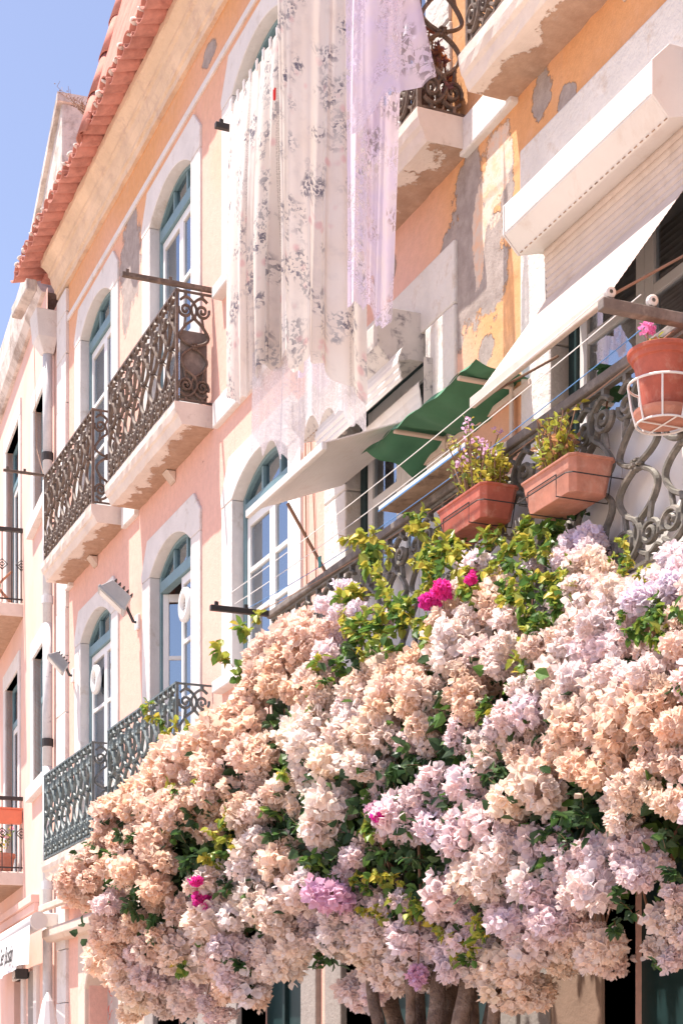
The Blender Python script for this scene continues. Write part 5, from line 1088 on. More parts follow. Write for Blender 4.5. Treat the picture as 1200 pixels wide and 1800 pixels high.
# crown of the bougainvillea: x, y, z, radius, tone of each bract cluster; x, y, z, size, tone of each leaf spray (metres)
CLUSTERS=[(-10.40,-1.21,4.28,0.093,'P'),(-10.24,-1.24,4.17,0.078,'P'),(-10.21,-1.29,4.08,0.091,'P'),(-10.27,-1.34,4.00,0.091,'P'),(-10.27,-1.38,3.90,0.091,'P'),(-10.38,-1.41,3.86,0.092,'P'),(-10.71,-1.43,3.89,0.095,'P'),(-10.38,-1.47,3.76,0.118,'P'),(-10.61,-1.52,3.78,0.094,'P'),(-10.21,-1.37,3.76,0.104,'P'),(-10.85,-1.57,3.72,0.109,'P'),(-11.18,-1.60,3.74,0.112,'P'),(-11.02,-1.57,3.67,0.124,'P'),(-11.30,-1.62,3.74,0.084,'P'),(-10.53,-1.54,3.59,0.093,'P'),(-10.41,-1.56,3.50,0.079,'P'),(-10.48,-1.43,3.64,0.080,'P'),(-10.09,-1.44,3.57,0.103,'P'),(-10.01,-1.35,3.60,0.089,'P'),(-11.52,-1.64,3.68,0.072,'P'),(-10.80,-1.59,3.52,0.054,'W'),(-11.61,-1.72,3.54,0.086,'P'),(-11.40,-1.67,3.54,0.099,'P'),(-11.07,-1.66,3.53,0.055,'P'),(-11.64,-1.85,3.45,0.100,'P'),(-11.93,-1.85,3.45,0.088,'P'),(-11.38,-1.81,3.40,0.084,'P'),(-11.25,-1.74,3.36,0.084,'P'),(-10.98,-1.71,3.35,0.096,'P'),(-10.92,-1.63,3.38,0.096,'P'),(-10.58,-1.63,3.36,0.080,'P'),(-10.43,-1.58,3.37,0.079,'P'),(-10.32,-1.43,3.38,0.092,'P'),(-10.10,-1.36,3.41,0.077,'W'),(-10.02,-1.44,3.26,0.076,'P'),(-9.94,-1.41,3.20,0.089,'W'),(-9.77,-1.39,3.29,0.062,'P'),(-10.48,-1.48,3.29,0.079,'P'),(-10.21,-1.47,3.23,0.065,'P'),(-11.72,-1.88,3.40,0.101,'P'),(-11.68,-1.78,3.43,0.115,'P'),(-11.68,-1.91,3.32,0.086,'P'),(-11.39,-1.74,3.39,0.113,'P'),(-11.15,-1.69,3.33,0.097,'P'),(-10.85,-1.66,3.35,0.095,'P'),(-10.77,-1.70,3.26,0.081,'P'),(-10.82,-1.58,3.37,0.068,'P'),(-10.64,-1.56,3.23,0.094,'P'),(-10.39,-1.55,3.12,0.052,'P'),(-11.31,-1.75,3.20,0.098,'P'),(-11.03,-1.75,3.14,0.096,'P'),(-11.00,-1.69,3.20,0.082,'P'),(-10.93,-1.73,3.00,0.082,'P'),(-11.10,-1.76,3.08,0.083,'P'),(-11.76,-1.93,3.19,0.087,'P'),(-11.51,-1.88,3.18,0.071,'P'),(-11.41,-1.83,3.08,0.085,'P'),(-11.45,-1.93,3.01,0.099,'P'),(-11.24,-1.90,2.94,0.083,'P'),(-11.73,-2.00,3.10,0.072,'P'),(-11.77,-2.09,2.99,0.101,'P'),(-11.80,-2.13,2.91,0.101,'P'),(-11.85,-2.05,2.85,0.101,'P'),(-11.64,-2.04,2.92,0.071,'P'),(-11.22,-1.78,2.93,0.083,'P'),(-10.97,-1.77,2.81,0.095,'P'),(-11.16,-1.73,2.77,0.083,'P'),(-11.42,-1.97,2.74,0.077,'L'),(-11.40,-1.95,2.80,0.042,'L'),(-11.67,-1.92,2.65,0.086,'P'),(-11.51,-1.91,2.57,0.085,'P'),(-11.75,-1.91,2.51,0.101,'P'),(-11.73,-1.83,2.48,0.087,'P'),(-12.22,-1.81,2.42,0.105,'P'),(-12.65,-1.74,2.42,0.062,'P'),(-11.28,-1.81,2.61,0.070,'P'),(-11.38,-1.84,2.56,0.070,'P'),(-11.18,-1.74,2.44,0.097,'P'),(-11.05,-1.72,2.49,0.082,'P'),(-11.25,-1.75,2.39,0.056,'P'),(-10.89,-1.61,2.66,0.095,'P'),(-10.54,-1.64,2.79,0.053,'P'),(-10.32,-1.69,2.79,0.032,'M'),(-10.49,-1.59,2.68,0.059,'M'),(-10.45,-1.53,2.83,0.105,'W'),(-10.54,-1.49,2.76,0.093,'W'),(-10.39,-1.46,2.80,0.092,'W'),(-10.56,-1.51,2.57,0.133,'W'),(-10.72,-1.48,2.50,0.108,'W'),(-10.43,-1.49,2.62,0.079,'W'),(-10.30,-1.44,2.59,0.091,'W'),(-10.20,-1.40,2.68,0.091,'W'),(-10.04,-1.39,2.74,0.090,'W'),(-10.01,-1.38,2.62,0.089,'W'),(-10.10,-1.41,2.96,0.103,'W'),(-10.05,-1.34,3.01,0.090,'W'),(-10.09,-1.44,2.88,0.090,'W'),(-9.89,-1.36,2.90,0.076,'W'),(-10.07,-1.41,3.18,0.115,'B'),(-10.08,-1.30,2.54,0.064,'P'),(-10.00,-1.32,2.64,0.064,'P'),(-10.97,-1.64,2.40,0.096,'C'),(-10.96,-1.54,2.43,0.096,'P'),(-11.07,-1.64,2.32,0.069,'W'),(-11.01,-1.52,2.32,0.097,'W'),(-10.87,-1.47,2.28,0.096,'W'),(-10.73,-1.42,2.34,0.108,'L'),(-10.39,-1.46,2.38,0.092,'L'),(-10.75,-1.48,2.36,0.081,'W'),(-11.71,-1.75,2.38,0.072,'L'),(-11.45,-1.79,2.41,0.057,'L'),(-11.44,-1.69,2.26,0.099,'L'),(-11.35,-1.65,2.21,0.085,'L'),(-11.60,-1.69,2.31,0.072,'L'),(-11.89,-1.75,2.33,0.103,'C'),(-12.47,-1.65,2.30,0.092,'C'),(-11.93,-1.68,2.26,0.088,'P'),(-11.82,-1.67,2.18,0.102,'C'),(-11.92,-1.58,2.11,0.103,'C'),(-11.70,-1.50,2.10,0.102,'W'),(-11.71,-1.47,2.05,0.073,'W'),(-12.21,-1.59,2.02,0.076,'C'),(-11.31,-1.48,2.18,0.099,'W'),(-11.37,-1.43,2.07,0.100,'W'),(-11.18,-1.44,2.17,0.070,'L'),(-10.99,-1.41,2.05,0.055,'L'),(-10.81,-1.32,2.13,0.082,'P'),(-10.98,-1.32,2.09,0.055,'P'),(-10.48,-1.38,2.21,0.093,'L'),(-10.39,-1.35,2.30,0.092,'L'),(-10.45,-1.26,2.24,0.106,'W'),(-10.43,-1.29,2.14,0.106,'W'),(-10.30,-1.25,2.28,0.092,'W'),(-10.19,-1.28,2.37,0.078,'W'),(-10.60,-1.18,2.08,0.068,'P'),(-11.22,-1.26,1.97,0.071,'L'),(-11.09,-1.24,1.98,0.056,'L'),(-10.52,-1.35,2.17,0.080,'W'),(-9.98,-1.10,4.43,0.064,'P'),(-9.97,-1.17,4.34,0.090,'P'),(-9.82,-1.14,4.31,0.089,'P'),(-10.15,-1.16,4.31,0.091,'P'),(-10.28,-1.22,4.29,0.092,'P'),(-10.39,-1.25,4.26,0.079,'P'),(-9.82,-1.16,4.22,0.089,'P'),(-9.74,-1.09,4.26,0.076,'P'),(-9.62,-1.09,4.28,0.062,'P'),(-10.07,-1.17,4.18,0.103,'P'),(-10.08,-1.26,4.13,0.090,'P'),(-10.24,-1.30,4.10,0.091,'P'),(-10.24,-1.31,4.02,0.091,'P'),(-10.00,-1.30,4.00,0.077,'P'),(-9.89,-1.16,4.12,0.076,'P'),(-9.62,-1.19,3.99,0.074,'P'),(-9.81,-1.24,3.92,0.076,'P'),(-9.64,-1.18,3.85,0.075,'P'),(-9.45,-1.21,3.77,0.073,'P'),(-9.41,-1.19,3.81,0.061,'W'),(-9.45,-1.23,3.88,0.061,'P'),(-9.46,-1.16,3.94,0.049,'P'),(-9.51,-1.14,4.09,0.074,'V'),(-9.58,-1.03,4.24,0.050,'V'),(-9.24,-1.13,3.74,0.060,'L'),(-9.21,-1.16,3.71,0.048,'L'),(-8.98,-1.00,3.94,0.094,'W'),(-9.07,-1.02,3.87,0.095,'P'),(-9.11,-1.06,3.82,0.095,'C'),(-8.81,-1.03,3.81,0.081,'P'),(-8.71,-0.98,3.86,0.081,'P'),(-8.81,-1.05,3.72,0.093,'P'),(-9.09,-1.09,3.72,0.083,'C'),(-8.78,-1.11,3.64,0.081,'P'),(-8.82,-1.00,3.65,0.081,'C'),(-8.53,-1.04,3.75,0.068,'P'),(-8.49,-1.05,3.61,0.079,'P'),(-8.40,-1.03,3.67,0.078,'P'),(-8.39,-0.99,3.61,0.089,'C'),(-8.61,-0.96,3.88,0.068,'P'),(-8.36,-0.95,3.67,0.067,'C'),(-8.34,-0.94,3.58,0.067,'C'),(-8.41,-0.91,3.91,0.090,'W'),(-8.18,-0.93,3.91,0.088,'W'),(-8.23,-0.94,3.80,0.088,'W'),(-8.23,-0.86,3.84,0.099,'W'),(-8.16,-0.87,4.01,0.055,'W'),(-8.23,-0.79,3.98,0.066,'W'),(-8.39,-0.92,4.06,0.056,'P'),(-8.44,-0.92,4.01,0.056,'P'),(-8.32,-0.89,3.74,0.067,'W'),(-8.43,-0.80,4.19,0.068,'C'),(-8.51,-0.81,4.23,0.045,'C'),(-8.13,-0.91,3.58,0.087,'P'),(-7.95,-0.96,3.48,0.075,'P'),(-8.01,-0.98,3.42,0.054,'L'),(-8.09,-0.97,3.33,0.054,'L'),(-7.88,-0.98,3.29,0.042,'W'),(-9.65,-1.23,3.67,0.112,'W'),(-9.61,-1.32,3.60,0.086,'W'),(-9.45,-1.23,3.66,0.085,'W'),(-9.43,-1.29,3.52,0.097,'W'),(-9.45,-1.16,3.63,0.086,'C'),(-9.10,-1.18,3.56,0.095,'C'),(-9.00,-1.13,3.51,0.106,'C'),(-8.82,-1.12,3.51,0.104,'C'),(-8.72,-1.09,3.46,0.080,'W'),(-9.08,-1.12,3.62,0.083,'W'),(-9.13,-1.17,3.47,0.071,'W'),(-8.38,-1.04,3.45,0.067,'P'),(-8.42,-0.95,3.41,0.067,'P'),(-8.37,-1.00,3.36,0.056,'W'),(-8.59,-1.03,3.40,0.057,'L'),(-9.54,-0.98,4.50,0.062,'V'),(-9.35,-1.01,4.32,0.061,'V'),(-9.70,-1.07,4.45,0.050,'V'),(-9.48,-1.07,4.35,0.049,'V'),(-9.13,-0.91,4.24,0.048,'V'),(-9.11,-0.98,4.28,0.036,'V'),(-8.51,-0.93,4.19,0.045,'M'),(-8.36,-0.92,4.21,0.045,'M'),(-8.48,-0.90,4.20,0.040,'M'),(-8.09,-0.89,4.20,0.027,'M'),(-8.35,-0.74,4.36,0.056,'V'),(-9.55,-1.24,3.45,0.098,'W'),(-9.19,-1.24,3.40,0.095,'C'),(-9.06,-1.18,3.37,0.094,'W'),(-8.86,-1.17,3.31,0.093,'W'),(-8.92,-1.05,3.37,0.094,'W'),(-8.80,-1.08,3.29,0.069,'W'),(-9.16,-1.11,3.26,0.060,'L'),(-9.45,-1.25,3.34,0.098,'W'),(-9.75,-1.29,3.31,0.100,'C'),(-9.67,-1.25,3.25,0.100,'C'),(-9.77,-1.31,3.25,0.075,'P'),(-9.61,-1.26,3.16,0.074,'C'),(-9.40,-1.25,3.24,0.085,'W'),(-9.22,-1.23,3.14,0.108,'W'),(-9.16,-1.16,3.13,0.095,'W'),(-9.31,-1.24,3.04,0.108,'W'),(-9.27,-1.19,2.98,0.096,'W'),(-9.41,-1.15,2.92,0.085,'L'),(-9.42,-1.25,3.01,0.073,'W'),(-9.29,-1.13,3.06,0.072,'W'),(-10.03,-1.36,3.26,0.090,'P'),(-9.97,-1.41,3.19,0.089,'W'),(-10.04,-1.37,3.35,0.064,'P'),(-10.04,-1.35,3.43,0.064,'W'),(-9.93,-1.40,3.52,0.076,'P'),(-9.94,-1.37,3.01,0.102,'W'),(-10.08,-1.37,2.93,0.090,'W'),(-9.88,-1.34,2.96,0.076,'P'),(-9.74,-1.27,2.98,0.088,'P'),(-9.76,-1.31,2.87,0.113,'P'),(-9.72,-1.25,2.92,0.075,'P'),(-10.13,-1.35,2.70,0.103,'W'),(-10.01,-1.39,2.58,0.077,'W'),(-9.64,-1.27,2.66,0.112,'W'),(-9.80,-1.29,2.61,0.101,'C'),(-9.85,-1.31,2.52,0.088,'C'),(-9.92,-1.20,2.54,0.102,'W'),(-9.50,-1.27,2.72,0.073,'W'),(-9.18,-1.25,2.61,0.095,'K'),(-9.31,-1.14,2.68,0.073,'L'),(-9.60,-1.12,2.60,0.075,'L'),(-9.72,-1.14,2.53,0.075,'L'),(-9.37,-1.16,2.51,0.061,'W'),(-9.02,-1.17,2.82,0.071,'L'),(-9.20,-1.13,2.75,0.072,'L'),(-9.20,-1.07,2.71,0.060,'L'),(-8.84,-1.06,3.15,0.070,'L'),(-8.57,-1.10,3.01,0.102,'L'),(-8.74,-1.03,2.94,0.092,'L'),(-8.54,-1.04,2.95,0.090,'L'),(-8.55,-1.02,3.05,0.079,'L'),(-8.39,-1.06,3.08,0.067,'L'),(-8.37,-1.02,3.03,0.067,'L'),(-8.28,-0.99,3.15,0.088,'L'),(-8.24,-0.93,3.09,0.099,'L'),(-8.12,-0.92,3.12,0.076,'L'),(-8.35,-0.94,2.98,0.100,'L'),(-8.26,-1.03,2.90,0.077,'L'),(-8.14,-0.99,2.89,0.065,'L'),(-8.02,-0.96,2.81,0.097,'L'),(-8.24,-0.88,2.77,0.077,'L'),(-8.05,-0.89,2.90,0.087,'L'),(-8.11,-0.89,2.96,0.065,'L'),(-7.99,-0.95,2.61,0.086,'C'),(-8.11,-0.85,2.55,0.065,'W'),(-8.26,-0.94,2.54,0.110,'L'),(-8.37,-0.93,2.47,0.078,'L'),(-8.29,-0.86,2.49,0.089,'L'),(-8.19,-0.93,2.59,0.066,'L'),(-8.94,-0.97,2.62,0.071,'B'),(-9.15,-1.02,2.58,0.072,'L'),(-9.24,-1.05,2.52,0.072,'L'),(-8.92,-1.03,2.53,0.059,'L'),(-8.68,-1.02,2.55,0.057,'L'),(-9.09,-1.02,2.46,0.060,'L'),(-8.79,-0.99,2.37,0.058,'L'),(-9.20,-1.00,2.36,0.108,'W'),(-9.05,-0.99,2.40,0.083,'W'),(-9.30,-0.98,2.29,0.085,'C'),(-9.22,-1.06,2.40,0.060,'W'),(-9.43,-1.12,2.40,0.086,'W'),(-9.52,-1.05,2.36,0.074,'W'),(-9.75,-1.19,2.39,0.075,'W'),(-9.84,-1.22,2.35,0.089,'C'),(-10.01,-1.19,2.28,0.103,'W'),(-9.67,-1.14,2.39,0.062,'W'),(-10.38,-1.25,2.29,0.106,'W'),(-10.18,-1.24,2.23,0.078,'W'),(-10.34,-1.29,2.37,0.066,'L'),(-10.21,-1.24,2.39,0.065,'W'),(-9.54,-1.00,2.32,0.062,'W'),(-9.13,-0.91,2.19,0.084,'C'),(-9.08,-0.86,2.21,0.060,'W'),(-9.19,-0.92,2.15,0.060,'L'),(-8.68,-0.92,2.13,0.057,'K'),(-8.47,-0.86,2.23,0.045,'V'),(-8.48,-0.78,2.18,0.057,'V'),(-8.20,-0.83,2.41,0.055,'L'),(-8.23,-0.80,2.34,0.044,'L'),(-8.98,-1.08,2.90,0.071,'B'),(-8.73,-1.17,3.05,0.040,'K'),(-8.61,-1.19,2.99,0.034,'M'),(-7.66,-0.43,4.33,0.074,'V'),(-7.76,-0.48,4.34,0.064,'V'),(-7.67,-0.58,4.22,0.053,'V'),(-7.53,-0.52,4.22,0.062,'V'),(-7.58,-0.43,4.30,0.053,'V'),(-7.37,-0.60,4.14,0.061,'C'),(-7.44,-0.65,4.11,0.051,'C'),(-7.28,-0.59,4.06,0.061,'C'),(-7.40,-0.60,4.07,0.051,'C'),(-6.78,-0.49,4.00,0.067,'V'),(-6.53,-0.63,3.87,0.055,'V'),(-6.72,-0.62,3.84,0.057,'V'),(-6.51,-0.68,3.77,0.074,'V'),(-6.68,-0.73,3.75,0.075,'V'),(-6.66,-0.69,3.73,0.056,'V'),(-6.79,-0.72,3.80,0.057,'W'),(-6.53,-0.64,3.73,0.056,'V'),(-6.98,-0.68,3.89,0.058,'C'),(-7.23,-0.62,3.95,0.070,'P'),(-7.24,-0.68,3.91,0.070,'P'),(-7.29,-0.71,3.97,0.060,'V'),(-7.51,-0.64,4.05,0.052,'V'),(-7.29,-0.69,3.88,0.070,'W'),(-7.48,-0.66,3.93,0.062,'L'),(-7.17,-0.66,3.85,0.080,'W'),(-7.01,-0.67,3.82,0.078,'W'),(-7.00,-0.70,3.74,0.078,'W'),(-6.85,-0.71,3.66,0.067,'L'),(-6.82,-0.75,3.57,0.057,'L'),(-7.01,-0.78,3.69,0.087,'W'),(-7.21,-0.75,3.74,0.080,'W'),(-7.23,-0.77,3.67,0.080,'W'),(-7.11,-0.75,3.62,0.079,'L'),(-6.97,-0.74,3.59,0.087,'L'),(-7.03,-0.75,3.55,0.068,'L'),(-7.39,-0.74,3.67,0.061,'W'),(-7.29,-0.82,3.71,0.050,'P'),(-7.49,-0.78,3.69,0.062,'C'),(-7.46,-0.86,3.69,0.061,'P'),(-7.49,-0.85,3.74,0.041,'P'),(-8.31,-0.73,4.35,0.067,'V'),(-8.57,-0.67,4.42,0.057,'V'),(-7.95,-0.59,4.26,0.043,'V'),(-8.08,-0.72,4.15,0.087,'P'),(-8.04,-0.80,4.08,0.065,'P'),(-8.05,-0.73,4.06,0.076,'P'),(-8.04,-0.78,4.01,0.076,'P'),(-7.83,-0.79,3.93,0.085,'W'),(-7.84,-0.76,3.89,0.053,'W'),(-8.27,-0.80,4.05,0.078,'W'),(-8.34,-0.81,4.20,0.056,'C'),(-8.15,-0.86,3.87,0.109,'W'),(-8.17,-0.89,3.81,0.088,'W'),(-7.98,-0.89,3.78,0.086,'L'),(-7.83,-0.86,3.75,0.074,'W'),(-7.78,-0.87,3.67,0.063,'L'),(-7.71,-0.89,3.76,0.063,'W'),(-8.26,-0.79,4.26,0.033,'M'),(-8.03,-0.94,3.68,0.065,'B'),(-7.97,-0.92,3.62,0.054,'B'),(-7.99,-0.94,3.55,0.086,'P'),(-8.02,-0.95,3.48,0.065,'P'),(-8.01,-0.86,3.58,0.065,'P'),(-8.17,-0.89,3.45,0.055,'L'),(-8.13,-0.93,3.35,0.054,'L'),(-7.88,-0.94,3.30,0.064,'W'),(-7.79,-0.91,3.26,0.053,'W'),(-7.51,-0.91,3.50,0.061,'W'),(-7.32,-0.86,3.53,0.070,'W'),(-7.37,-0.77,3.50,0.091,'C'),(-7.07,-0.86,3.46,0.078,'W'),(-7.42,-0.85,3.43,0.081,'W'),(-7.40,-0.93,3.36,0.071,'L'),(-7.55,-0.93,3.36,0.082,'L'),(-7.68,-0.92,3.33,0.073,'L'),(-7.60,-0.86,3.34,0.062,'L'),(-7.17,-0.87,3.36,0.079,'W'),(-7.08,-0.83,3.36,0.068,'W'),(-7.36,-0.80,3.35,0.071,'L'),(-7.50,-0.82,3.35,0.072,'L'),(-7.04,-0.78,3.46,0.078,'L'),(-7.09,-0.77,3.52,0.059,'W'),(-6.75,-0.85,3.42,0.066,'W'),(-6.84,-0.75,3.39,0.076,'C'),(-6.88,-0.81,3.37,0.076,'W'),(-6.62,-0.83,3.36,0.074,'L'),(-6.41,-0.88,3.33,0.072,'W'),(-6.57,-0.80,3.31,0.074,'L'),(-6.43,-0.81,3.38,0.063,'W'),(-6.61,-0.75,3.50,0.056,'P'),(-6.52,-0.74,3.45,0.055,'W'),(-6.35,-0.78,3.39,0.054,'L'),(-6.30,-0.87,3.26,0.044,'B'),(-6.37,-0.74,3.60,0.054,'P'),(-6.37,-0.74,3.54,0.054,'P'),(-6.24,-0.84,3.43,0.053,'P'),(-6.60,-0.88,3.27,0.074,'C'),(-6.48,-0.88,3.21,0.082,'P'),(-6.84,-0.81,3.29,0.076,'P'),(-6.30,-0.90,3.18,0.071,'P'),(-6.34,-0.80,3.18,0.063,'P'),(-6.91,-0.87,3.28,0.077,'C'),(-7.02,-0.87,3.25,0.077,'P'),(-7.02,-0.91,3.19,0.077,'P'),(-6.98,-0.83,3.18,0.087,'P'),(-6.77,-0.86,3.19,0.085,'P'),(-6.59,-0.88,3.16,0.074,'P'),(-6.52,-0.84,3.14,0.082,'P'),(-6.36,-0.84,3.10,0.090,'P'),(-6.14,-0.91,3.06,0.069,'P'),(-6.38,-0.84,3.05,0.072,'P'),(-6.63,-0.88,3.10,0.083,'P'),(-6.57,-0.82,3.07,0.064,'P'),(-6.21,-0.86,3.00,0.062,'P'),(-7.15,-0.88,3.16,0.069,'P'),(-7.63,-0.86,3.27,0.083,'C'),(-7.57,-0.83,3.23,0.052,'W'),(-7.42,-0.83,3.22,0.051,'W'),(-7.43,-0.85,3.27,0.061,'B'),(-7.83,-0.91,3.20,0.095,'W'),(-7.51,-0.91,3.16,0.061,'P'),(-7.38,-0.87,3.14,0.071,'P'),(-7.27,-0.81,3.10,0.090,'P'),(-6.92,-0.92,3.01,0.076,'P'),(-6.80,-0.90,2.96,0.075,'P'),(-6.76,-0.84,3.02,0.075,'P'),(-7.01,-0.81,3.08,0.078,'P'),(-6.61,-0.85,2.99,0.074,'P'),(-6.63,-0.81,2.94,0.065,'P'),(-6.37,-0.91,2.91,0.054,'P'),(-6.35,-0.85,2.96,0.072,'P'),(-6.14,-0.91,2.90,0.061,'P'),(-7.32,-0.92,3.04,0.100,'C'),(-7.48,-0.88,3.02,0.082,'C'),(-7.54,-0.94,2.95,0.092,'C'),(-7.61,-0.85,2.91,0.083,'C'),(-7.64,-0.89,2.91,0.062,'C'),(-7.28,-0.89,2.94,0.090,'W'),(-7.48,-0.83,2.97,0.072,'C'),(-7.88,-0.90,3.02,0.064,'L'),(-7.95,-1.00,3.10,0.085,'L'),(-8.09,-0.91,3.05,0.065,'L'),(-7.84,-0.96,2.88,0.095,'L'),(-7.73,-0.94,2.84,0.084,'L'),(-8.06,-0.93,2.93,0.065,'L'),(-8.01,-0.95,2.78,0.097,'L'),(-8.04,-0.88,2.84,0.076,'L'),(-7.62,-0.91,2.80,0.062,'L'),(-7.61,-0.86,2.76,0.062,'L'),(-7.47,-0.82,2.71,0.092,'L'),(-7.28,-0.84,2.71,0.070,'L'),(-7.50,-0.82,2.66,0.051,'L'),(-7.65,-0.93,2.69,0.093,'W'),(-7.81,-0.92,2.65,0.095,'C'),(-8.13,-0.85,2.64,0.109,'W'),(-7.78,-0.92,2.57,0.084,'W'),(-7.66,-0.88,2.64,0.062,'W'),(-8.18,-0.88,2.54,0.077,'L'),(-8.13,-0.83,2.55,0.055,'L'),(-7.51,-0.84,2.54,0.092,'W'),(-7.43,-0.85,2.48,0.071,'L'),(-7.67,-0.81,2.53,0.063,'L'),(-7.86,-0.78,2.45,0.096,'L'),(-7.95,-0.80,2.49,0.075,'W'),(-7.71,-0.84,2.36,0.084,'L'),(-7.85,-0.84,2.39,0.064,'L'),(-7.29,-0.80,2.56,0.070,'L'),(-7.11,-0.86,2.59,0.059,'L'),(-6.96,-0.87,2.63,0.048,'L'),(-6.97,-0.80,2.66,0.048,'L'),(-7.37,-0.77,2.50,0.081,'L'),(-7.11,-0.84,2.45,0.059,'L'),(-6.92,-0.84,2.47,0.096,'W'),(-7.18,-0.72,2.44,0.069,'W'),(-7.08,-0.71,2.44,0.069,'W'),(-7.15,-0.80,2.50,0.059,'C'),(-6.69,-0.84,2.83,0.065,'C'),(-6.53,-0.91,2.85,0.064,'C'),(-6.53,-0.85,2.86,0.055,'C'),(-6.62,-0.86,2.75,0.074,'C'),(-6.61,-0.88,2.70,0.055,'W'),(-6.50,-0.89,2.78,0.046,'C'),(-6.41,-0.83,2.81,0.054,'C'),(-6.19,-0.91,2.73,0.061,'C'),(-6.11,-0.92,2.74,0.052,'C'),(-6.34,-0.90,2.81,0.045,'C'),(-6.33,-0.80,2.90,0.045,'C'),(-6.74,-0.77,2.66,0.075,'L'),(-6.90,-0.76,2.63,0.077,'L'),(-6.88,-0.81,2.59,0.067,'W'),(-6.57,-0.82,2.62,0.064,'L'),(-6.71,-0.78,2.54,0.084,'L'),(-6.56,-0.83,2.47,0.064,'L'),(-6.54,-0.79,2.54,0.055,'L'),(-6.48,-0.78,2.50,0.055,'W'),(-7.37,-0.75,2.37,0.101,'L'),(-7.34,-0.73,2.31,0.081,'L'),(-7.37,-0.82,2.33,0.071,'L'),(-7.49,-0.82,2.34,0.061,'L'),(-7.52,-0.76,2.27,0.072,'L'),(-7.25,-0.76,2.41,0.060,'L'),(-7.48,-0.69,2.27,0.072,'C'),(-7.32,-0.69,2.25,0.061,'C'),(-7.89,-0.70,2.29,0.064,'L'),(-7.77,-0.81,2.30,0.042,'L'),(-7.67,-0.73,2.22,0.094,'W'),(-7.80,-0.71,2.18,0.074,'W'),(-7.70,-0.63,2.19,0.063,'W'),(-8.03,-0.72,2.16,0.098,'C'),(-8.29,-0.65,2.14,0.078,'W'),(-8.08,-0.62,2.13,0.066,'P'),(-8.36,-0.70,2.12,0.067,'W'),(-7.00,-0.72,2.19,0.078,'C'),(-7.25,-0.63,2.15,0.080,'W'),(-7.26,-0.54,2.12,0.071,'L'),(-7.11,-0.73,2.26,0.049,'P'),(-6.54,-0.68,2.28,0.074,'W'),(-6.42,-0.70,2.31,0.055,'W'),(-6.39,-0.73,2.37,0.054,'L'),(-6.79,-0.58,2.17,0.057,'W'),(-6.72,-0.55,2.19,0.057,'W'),(-6.44,-0.69,2.21,0.046,'W'),(-6.63,-0.59,2.11,0.056,'L'),(-7.65,-0.59,2.13,0.063,'C'),(-7.49,-0.64,2.19,0.052,'W'),(-9.66,-0.84,2.04,0.081,'L'),(-9.65,-0.91,2.08,0.080,'L'),(-9.44,-0.84,2.07,0.079,'L'),(-9.12,-0.88,2.13,0.086,'W'),(-9.01,-0.76,2.12,0.076,'L'),(-8.16,-0.67,2.04,0.088,'C'),(-8.15,-0.60,1.97,0.080,'C'),(-7.98,-0.58,1.98,0.078,'C'),(-7.95,-0.53,2.02,0.070,'C'),(-8.25,-0.66,2.09,0.080,'W'),(-7.96,-0.68,2.08,0.087,'C'),(-7.93,-0.63,2.06,0.069,'W'),(-9.65,-0.87,2.11,0.081,'W'),(-8.96,-0.91,2.22,0.085,'W'),(-8.77,-0.85,2.25,0.091,'W'),(-8.46,-0.83,2.17,0.075,'L'),(-8.43,-0.70,2.18,0.085,'W'),(-9.35,-0.88,2.20,0.088,'W'),(-8.60,-0.83,2.30,0.089,'L'),(-8.72,-0.95,2.35,0.090,'L'),(-8.24,-0.73,2.26,0.087,'W'),(-8.31,-0.83,2.30,0.083,'L'),(-9.00,-0.93,2.34,0.085,'W'),(-8.76,-0.79,2.12,0.070,'W'),(-8.21,-0.68,2.12,0.086,'C'),(-6.12,-0.66,3.57,0.065,'C'),(-6.36,-0.61,3.78,0.072,'W'),(-5.21,-0.93,2.35,0.052,'L'),(-5.72,-0.85,2.38,0.074,'W'),(-6.06,-0.72,2.18,0.078,'W'),(-5.20,-0.94,3.18,0.054,'W'),(-5.96,-0.89,2.69,0.072,'L'),(-5.83,-0.86,3.25,0.059,'L'),(-5.58,-0.60,3.60,0.058,'W'),(-5.07,-1.00,2.70,0.056,'L'),(-5.62,-0.98,2.88,0.055,'W'),(-5.48,-0.71,3.50,0.050,'W'),(-5.44,-0.95,2.55,0.067,'C'),(-5.03,-0.93,3.14,0.056,'C'),(-5.37,-0.92,2.85,0.052,'L'),(-5.13,-1.02,2.98,0.060,'W'),(-6.23,-0.69,3.67,0.061,'L'),(-5.34,-0.95,3.15,0.056,'C'),(-6.11,-0.63,3.70,0.064,'P'),(-5.36,-0.74,2.09,0.068,'W'),(-6.07,-0.86,3.23,0.082,'L'),(-5.28,-0.82,2.21,0.066,'P'),(-5.86,-0.80,3.35,0.064,'C'),(-5.69,-0.95,2.66,0.054,'L'),(-6.33,-0.69,3.72,0.060,'W'),(-4.85,-1.07,2.57,0.055,'C'),(-5.68,-0.83,3.28,0.051,'P'),(-5.23,-0.95,2.60,0.073,'L'),(-5.93,-0.94,2.87,0.058,'P'),(-5.83,-0.95,2.79,0.073,'L'),(-5.35,-0.92,3.21,0.052,'L'),(-5.96,-0.64,3.64,0.065,'C'),(-5.25,-1.00,2.84,0.052,'C'),(-6.19,-0.77,3.32,0.061,'C'),(-5.12,-1.02,2.83,0.052,'W'),(-6.33,-0.66,2.20,0.072,'L'),(-5.83,-0.74,2.20,0.070,'P'),(-5.81,-0.69,3.51,0.057,'L'),(-5.41,-0.70,2.14,0.058,'L'),(-5.17,-0.96,2.52,0.068,'L'),(-6.01,-0.75,2.38,0.077,'W'),(-5.36,-0.72,2.08,0.050,'W'),(-4.92,-1.05,2.45,0.045,'L'),(-6.36,-0.58,2.13,0.076,'P')]
